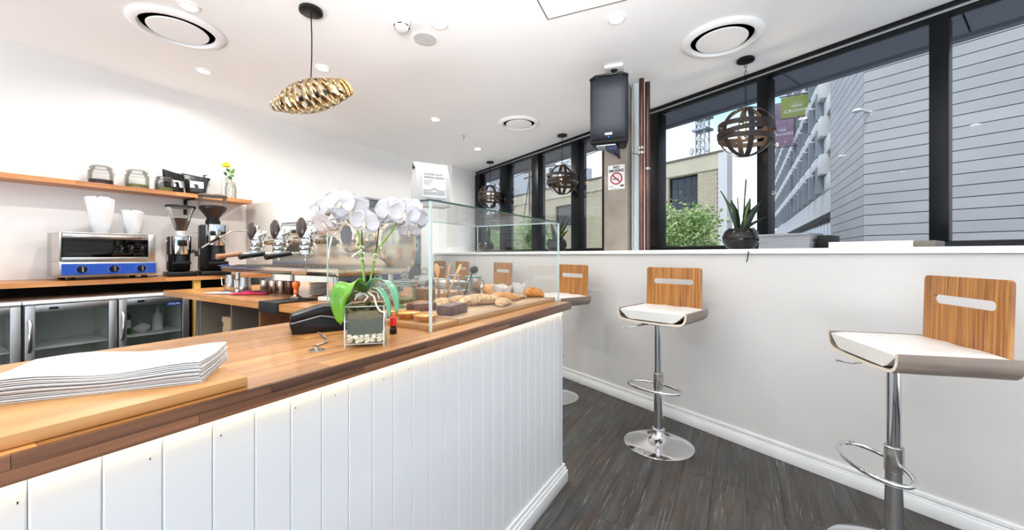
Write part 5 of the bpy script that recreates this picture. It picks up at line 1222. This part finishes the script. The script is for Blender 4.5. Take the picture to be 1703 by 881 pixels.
# orb pendants
def make_orb():
    t = thing('orb_pendant', (0, 0, CEIL-.001), 0, 'x', 'pendant lamp', 'orb pendants in front of the windows')
    MB().lathe([(.058, 0), (.060, -.004), (.060, -.018), (.05, -.022), (.012, -.024), (0, -.024)], seg=32).build('canopy', black_m, t)
    Rr = .19; zc = -.56
    top_ = zc+Rr
    nl = int((-.028-top_)/.030); q = MB()
    for k in range(nl):
        zz_ = -.03-k*(-.03-top_)/nl-.016; pts = []
        for j in range(14):
            a = 2*PI*j/14; x_ = .008*math.cos(a); z_ = .018*math.sin(a); pts.append((x_ if k % 2 else 0, 0 if k % 2 else x_, zz_+z_))
        q.tube(pts, .0022, 5, closed=True)
    q.build('chain', black_m, t)
    MB().tube([(0, 0, top_), (0, 0, zc-.03)], .004, 8).build('stem', black_m, t)
    def ring(name, rad, M, w_, th, m):
        q = MB(); vs = []; seg = 48
        for j in range(seg):
            a = 2*PI*j/seg
            for rr, z in ((rad, -w_), (rad, w_), (rad-th, w_), (rad-th, -w_)): vs.append(M @ Vector((rr*math.cos(a), rr*math.sin(a), z)))
        fs = []
        for j in range(seg):
            k = (j+1) % seg
            for c_ in range(4): fs.append((j*4+c_, k*4+c_, k*4+(c_+1) % 4, j*4+(c_+1) % 4))
        q.add(vs, fs, True); return q.build(name, m, t, sharp=30)
    T = Matrix.Translation((0, 0, zc))
    for k in range(3): ring('upright_band', Rr-.004, T @ Matrix.Rotation(R(60*k+12), 4, 'Z') @ Matrix.Rotation(R(90), 4, 'X'), .018, .004, orb_m)
    for dz, tilt in ((.045, 4), (-.005, -3), (-.055, 5)): ring('level_band', math.sqrt((Rr+.004)**2-dz*dz)-.0, T @ Matrix.Translation((0, 0, dz)) @ Matrix.Rotation(R(tilt), 4, 'X'), .018, .004, orb_m)
    ring('metal_hoop', Rr-.001, T @ Matrix.Rotation(R(85), 4, 'Z') @ Matrix.Rotation(R(90), 4, 'X'), .002, .003, steel)
    for k in range(3):
        a = R(120*k+20); p_ = Vector((.045*math.cos(a), .045*math.sin(a), zc-.03))
        MB().tube([(0, 0, zc-.03), p_], .004, 6).build('arm', black_m, t); MB().cyl(p_-Vector((0, 0, .01)), p_+Vector((0, 0, .035)), .012, seg=12).build('candle_holder', plastic_w, t)
        MB().lathe([(.008, .035), (.016, .055), (.017, .068), (.008, .09), (0, .096)], p_, 14).build('bulb', bulb_e, t)
    return t
ob = make_orb(); ob.location = (3.442, -.02, CEIL-.001); ob['label'] = 'nearest orb pendant of curved wooden bands, by the right window'
dup(ob, (4.433, 1.927, CEIL-.001), R(25), 'middle orb pendant of curved bands, in front of the left windows'); dup(ob, (5.121, 3.48, CEIL-.001), R(50), 'furthest orb pendant, at the far end of the windows')
for o in [ob]:
    l = bpy.data.lights.new('orb_light', 'POINT'); l.energy = 2.5; l.color = (1, .8, .55); l.shadow_soft_size = .03; lo = bpy.data.objects.new('orb_light', l); C.objects.link(lo); lo.parent = ob; lo.location = (0, 0, -.54)

# ------------------------------------------------------------------ outside
gr = struct(MB().box((5, -60, -1.2), (120, 90, -1.0)).build('ground', asphalt))
WM = Matrix.Translation((AX, AY, 0)) @ Matrix.Rotation(WANG, 4, 'Z')
D0 = 2.636
def building(name, label): 
    t = thing(name, (AX, AY, 0), WANG, label, 'building'); return t
cb = building('cream_building', 'long cream painted brick building across the street'); F = -(18-D0)      # local y of the facade
tR, tL = 6.45, 23.6
ho = [(7.75, 9.30, 3.50, 5.16), (13.2+2.9, 18.1, 3.2, 4.65), (20.05, 20.9, 2.0, 5.0)]
q = MB(); q.prism([(tR, F-.25), (tR+4.8, F-9), (tL, F-9), (tL, F-.25)][::-1], -1, 5.9)
# facade strips around the openings
xs_ = [tR]+[v for h_ in ho for v in h_[:2]]+[tL]
q.box((tR, F-.249, 5.17), (tL, F, 5.9)); 
for i in range(0, len(xs_), 2): q.box((xs_[i], F-.249, -1), (xs_[i+1], F, 5.169))
for (a, b_, z0, z1) in ho: q.box((a, F-.249, -1), (b_, F, z0)); q.box((a, F-.249, z1+.001), (b_, F, 5.169))
q.build('brick_wall', brick_m, cb)
MB().box((tR-.05, F-.25, 5.22), (tL, F+.06, 5.95)).build('parapet_band', cream, cb); MB().prism([(tR-.1, F+.12), (tR+4.7, F-9), (tL+.05, F-9), (tL+.05, F+.12)][::-1], 5.951, 6.03).build('roof_flashing', greyboard, cb)
MB().box((tR-.12, F-.4, -1), (tR+.28, F+.09, 5.94)).build('corner_pier', conc_w, cb)
for k in range(26): MB().box((tR+.29, F-.01, 5.6-k*.22), (tR+.36, F+.03, 5.68-k*.22)).build('quoin_block', greyboard, cb)
for (a, b_, z0, z1) in ho:
    w_ = MB().box((a, F-.22, z0), (b_, F-.14, z0+.06)).box((a, F-.22, z1-.06), (b_, F-.14, z1)).box((a, F-.22, z0+.061), (a+.06, F-.14, z1-.061)).box((b_-.06, F-.22, z0+.061), (b_, F-.14, z1-.061)).build('window_frame', frame_m, cb)
    nc = 4 if b_-a > 1 else 2; nr_ = 3
    for i in range(nc):
        for j in range(nr_):
            x0_ = a+.06+i*(b_-a-.12)/nc; x1_ = a+.06+(i+1)*(b_-a-.12)/nc; z0_ = z0+.06+j*(z1-z0-.12)/nr_; z1_ = z0+.06+(j+1)*(z1-z0-.12)/nr_
            MB().box((x0_+.015, F-.20, z0_+.015), (x1_-.015, F-.18, z1_-.015)).build('pane', glass_d, w_)
    MB().box((a-.05, F-.13, z0-.06), (b_+.05, F+.05, z0-.002)).build('window_sill', conc_w, cb)
lb = building('louvred_building', 'dark louvred building left of the cream building')
MB().box((tL+.1, F-8, -1), (tL+9, F-.1, 4.9)).build('wall', frame_m, lb)
for k in range(22): MB().box((tL+.1, F-.099, .2+k*.21), (tL+9, F+.03, .32+k*.21)).build('louvre', louvre, lb)
# pylon
py = thing('lattice_mast', wp(10.83, 21.4, 0), WANG, 'lattice telecom mast rising behind the cream building', 'mast')
py.scale = (.62, .62, 1.10)
s_ = .45
for sx in (-s_, s_):
    for sy in (-s_, s_): MB().box((sx-.05, sy-.05, -1), (sx+.05, sy+.05, 9.6)).build('leg', alu, py)
q = MB()
for k in range(12):
    z = 4+k*.46
    q.tube([(-s_, s_, z), (s_, s_, z+.46)], .03, 4).tube([(s_, s_, z), (-s_, s_, z+.46)], .03, 4).tube([(-s_, s_, z), (s_, s_, z)], .03, 4)
    q.tube([(-s_, -s_, z), (-s_, s_, z+.46)], .03, 4).tube([(s_, -s_, z), (s_, s_, z+.46)], .03, 4)
o = q.build('lattice', alu, py); o['kind'] = 'stuff'
for z in (9.0, 8.3): MB().box((-.75, -.75, z), (.75, .75, z+.12)).build('platform', alu, py)
for k in range(4): MB().lathe([(.22, 0), (.25, .1), (.22, .2), (0, .22)], M=Matrix.Translation(((-.85, .85)[k % 2], .5, (7.2, 9.2)[k//2])) @ Matrix.Rotation(R(-90), 4, 'X'), seg=16).build('dish', conc_w, py)
# tower blocks far away
def tower(t_, off_, w_, h_, label, rows_=12, cols=5):
    tb = thing('tower_block', wp(t_, off_, 0), WANG, label, 'building', 'tower blocks far behind'); MB().box((-w_/2, -6, -1), (w_/2, 6, h_)).build('walls', tower_w, tb)
    q = None
    for r_ in range(rows_):
        for c_ in range(cols):
            x_ = -w_/2+(c_+.25)*w_/cols; z_ = h_-1.2-r_*h_/rows_*.9
            MB().box((x_, 6.0, z_-.9), (x_+w_/cols*.45, 6.06, z_)).build('window', glass_d, tb)
        MB().box((-w_/2+1.0, 6.0, h_-2.5-r_*h_/rows_*.9), (w_/2-1, 6.8, h_-2.3-r_*h_/rows_*.9)).build('balcony', conc_w, tb)
tower(88, 62, 11, 24.5, 'pale apartment tower seen between the far windows'); tower(108, 70, 12, 22.5, 'second pale tower further left behind the orb pendant'); tower(66, 60, 7, 22.0, 'slimmer pale tower right of the first one', 10, 3)
rs = thing('red_sign', wp(66, 37, -1), WANG, 'red sign board on a tall post behind the furthest orb pendant', 'sign')
MB().box((-.9, -.2, 9.6), (.9, .2, 11.8)).build('board', mat('red_board', '#e0223c', .5), rs, bevel=.02); MB().cyl((0, 0, 0), (0, 0, 9.6), .12, seg=10).build('post', alu, rs)
# utility pole with wires
up = thing('utility_pole', wp(18.0, 13, 0), WANG, 'timber utility pole with crossarms behind the left windows', 'utility pole')
MB().cyl((0, 0, -1), (0, 0, 5.4), .09, .07, seg=10).build('pole', trunk_m, up)
up.scale = (1, 1, 1.3)
for z in (5.2, 4.9): MB().box((-.6, -.04, z), (.6, .04, z+.08)).build('crossarm', trunk_m, up)
for k in range(4): MB().lathe([(.04, 0), (.05, .06), (.02, .1)], (-.5+k*.33, 0, 5.28), 10).build('insulator', black_p, up)
q = MB()
for k, (dx, dz) in enumerate(((-6, .6), (-6, .2), (5, .5))): MB().tube([(-.4+.3*k, 0, 5.3), (dx/2, -.5, 5.2+dz*.2), (dx, -1, 5.4+dz)], .02, 5).build('wire', black_p, up)
MB().tube([(.05, 0, 4.9), (.55, 0, 3.2), (.9, 0, 1.6)], .03, 6).build('stay', black_p, up)
# trees
def tree(t_, off_, zc, rx, ry, rz_, n, label, seed, base=-1.0):
    tr = thing('street_tree', wp(t_, off_, base), WANG, label, 'tree', 'street trees outside'); rnd = random.Random(seed)
    V = []; Fc = []
    hub = []
    for k in range(16):
        a, b_ = rnd.uniform(0, 2*PI), rnd.uniform(-.9, 1); rr = rnd.uniform(.35, .85); hub.append((rx*rr*math.cos(a)*math.sqrt(max(0, 1-b_*b_*.7)), ry*rr*math.sin(a), zc-base+rz_*rr*b_))
    for k in range(n):
        h_ = hub[rnd.randrange(16)]; sp_r = .34*rx; p = Vector((h_[0]+rnd.gauss(0, sp_r*.6), h_[1]+rnd.gauss(0, sp_r*.6), h_[2]+rnd.gauss(0, sp_r*.35)))
        s_ = rnd.uniform(.05, .10); d = Vector((rnd.gauss(0, 1), rnd.gauss(0, 1), rnd.gauss(0, .6))).normalized(); e = d.orthogonal().normalized(); o_ = len(V)
        V += [p-d*s_, p+e*s_*.45, p+d*s_, p-e*s_*.45]; Fc.append((o_, o_+1, o_+2, o_+3))
    q = MB(); q.add(V, Fc); o = q.build('foliage', foliage_m, tr); o['kind'] = 'stuff'
    MB().tube([(0, 0, 0), (.05, 0, (zc-base)*.5), (0, .03, zc-base)], [.10, .08, .05], 8).build('trunk', trunk_m, tr)
    for h_ in hub[:9]: MB().tube([(0, 0, (zc-base)*.45+.1*abs(h_[0])), (h_[0]*.5, h_[1]*.5, ((zc-base)*.5+h_[2])*.5), h_], [.045, .03, .012], 5).build('branch', trunk_m, tr)
tree(5.0, 9.0, 1.85, 1.75, 1.2, 1.05, 7500, 'bright green tree outside the right-hand window', 1)
tree(11.6, 8.6, 1.95, 1.1, 1.0, 1.0, 3800, 'green tree outside behind the middle glass bowl', 2)
tree(17.5, 10.0, 1.8, 2.2, 1.2, 1.2, 4600, 'green trees outside the far left windows', 3)
tree(24.5, 11.5, 2.0, 2.4, 1.4, 1.5, 4600, 'green tree furthest left outside', 4)
# car roof glimpsed
ca = thing('parked_car', wp(9.3, 7.2, -1.0), WANG, 'white car roof just above the ledge behind the left windows', 'car')
MB().prism([(-1.9, 0), (2.0, 0), (2.0, .55), (1.2, .75), (.6, 1.25), (-.9, 1.3), (-1.6, .8), (-1.9, .7)], 0, 1.6, M=Matrix.Translation((0, -.8, .25)) @ Matrix.Rotation(R(90), 4, 'X') @ Matrix.Translation((0, 0, -1.6))).build('body', fridge_w, ca, bevel=.06)
MB().box((-.85, -.79, 1.05), (.5, .81, 1.45)).build('glasshouse', glass_d, ca, bevel=.05)
for sx in (-1.2, 1.3):
    for sy in (-.8, .8): MB().cyl((sx, sy-.1, .32), (sx, sy+.1, .32), .32, seg=20).build('wheel', rubber, ca)

# clad building: corner at (20.1,-4.1)
kb = thing('clad_building', (20.1, -4.1, 0), 0, 'building clad in wide pale metal boards with dark joints', 'building')
MB().box((.05, -9, -1), (6.8, -.05, 10.5)).build('core', frame_m, kb)
Lf = 9.0; ang2 = WANG+PI
Mface = Matrix.Rotation(ang2, 4, 'Z')
q = MB().prism([(.06, -.02), (Lf*.9*math.cos(ang2)+.06, Lf*.9*math.sin(ang2)), (Lf*math.cos(ang2)+6, Lf*math.sin(ang2)-2), (6, -9)], -1, 10.4); q.build('core', frame_m, kb)
ph_ = .400
zj = 1.22+(424.3-256.6)/640*15.13   # one joint height at the corner
k0 = zj-12*ph_
for k in range(26):
    z0 = k0+k*ph_+.014; z1 = k0+(k+1)*ph_-.014
    if z0 < -1: continue
    for a, b_ in ((.0, 3.1), (3.112, 6.8)): MB().box((a, -.045, z0), (b_, 0, z1)).build('cladding_board', clad, kb)
    MB().box((0.0, -.045, z0), (Lf, .0, z1), M=Mface).build('cladding_board', clad, kb)
MB().box((-.03, -.03, -1), (.012, .012, 10.4)).build('corner_trim', greyboard, kb)
sc2 = thing('security_camera', (20.05, -4.25, 6.75), 0, 'white security camera on an arm at the clad building corner', 'security camera'); sc2.scale = (.7, .7, .7)
MB().box((-.12, -.35, -.15), (0, .0, .15)).build('bracket', conc_w, sc2); MB().tube([(-.06, -.1, 0), (-.2, .15, .1), (-.4, .45, .18)], .06, 8).build('arm', conc_w, sc2); MB().lathe([(.02, .16), (.2, .1), (.24, -.02), (.12, -.06), (0, -.08)], (-.45, .6, .1), 16).build('hood', conc_w, sc2)
# fin building
fb2 = thing('finned_building', (26.95, -4.1, 0), 0, 'white office facade with staggered grey vertical fins', 'building')
MB().box((.0, -8, 4.9), (42, -.35, 18)).build('core', glass_d, fb2); MB().box((0, -8, -1), (42, -.75, 3.6)).build('ground_floor_core', frame_m, fb2)
MB().box((0, -.9, 3.62), (42, -.02, 4.88)).build('white_band', conc_w, fb2)
for k in range(18): MB().box((.4+k*1.3, -.749, -.9), (.4+k*1.3+1.2, -.72, 3.55)).build('dark_panel', glass_d, fb2)
fm_ = MB().box((0, -.02, 0), (.22, .36, 1.55)).build('fin', fin_m); fmd = fm_.data; bpy.data.objects.remove(fm_)
pm_ = MB().prism([(0, -.3), (2.6, -.3), (2.6, .16), (2.45, .30), (.3, .30), (0, .1)], 0, .62).build('white_panel', conc_w, bevel=.04); pmd2 = pm_.data; bpy.data.objects.remove(pm_)
for j in range(6):
    z = 4.9+j*2.17
    for k in range(13):
        o = bpy.data.objects.new('fin', fmd); C.objects.link(o); o.parent = fb2; o.location = (1.95+k*2.9, 0, z-.02)
        o = bpy.data.objects.new('white_panel', pmd2); C.objects.link(o); o.parent = fb2; o.location = (2.05+k*2.9, 0, z+1.54)
    MB().box((.0, -.4, z-.01), (1.75, .02, z+.9)).build('end_panel', conc_w, fb2, bevel=.05)
    MB().box((1.0, -.4, z+.95), (1.9, .3, z+2.1)).build('end_panel', conc_w, fb2, bevel=.05)
# banners on arms
def banner(x, y, z, w_, h_, m, label, txt, ts):
    t = thing('banner', (x, y, z), R(-90), label, 'banner', 'banners on the finned facade')
    MB().box((-w_/2, -.02, 0), (w_/2, .02, h_)).build('cloth', m, t)
    MB().tube([(-w_/2-.1, 0, -.08), (w_/2+.7, 0, -.08)], .05, 8).tube([(-w_/2-.1, 0, h_+.08), (w_/2+.7, 0, h_+.08)], .05, 8).build('arm', greyboard, t)
    text(txt, ts, paper, t, frameM((0, -.024, h_*.28), (1, 0, 0), (0, 0, 1)), bold=.004, sx=1.25)
    q = MB(); cz = h_*.28+ts*.9; cw = w_*.24
    q.box((-cw*.62, -.03, cz), (cw*.62, -.022, cz+.06*ts*2))
    for k in range(7):
        a = (k-3)/3; x_ = cw*a; hh = ts*(1.35-.5*abs(a)); q.add([(cw*.6*a-.09*ts, -.026, cz+.10*ts), (cw*.6*a+.09*ts, -.026, cz+.10*ts), (x_, -.026, cz+hh)], [(0, 1, 2)]); q.blob((x_, -.026, cz+hh+.05*ts), .07*ts, .01, .07*ts, 8, 5)
    q.build('crown_emblem', paper, t); return t
b1 = at(1325, 193, 27.5); banner(b1.x, b1.y, b1.z, 1.85, 1.45, ban_g, 'green banner with a white crown emblem reading CROWN', 'CROWN', .31)
b2 = at(1301, 243, 33); banner(b2.x, b2.y, b2.z, 1.55, 3.6, ban_p, 'purple banner with a white crown emblem reading CROWN', 'CROWN', .30)
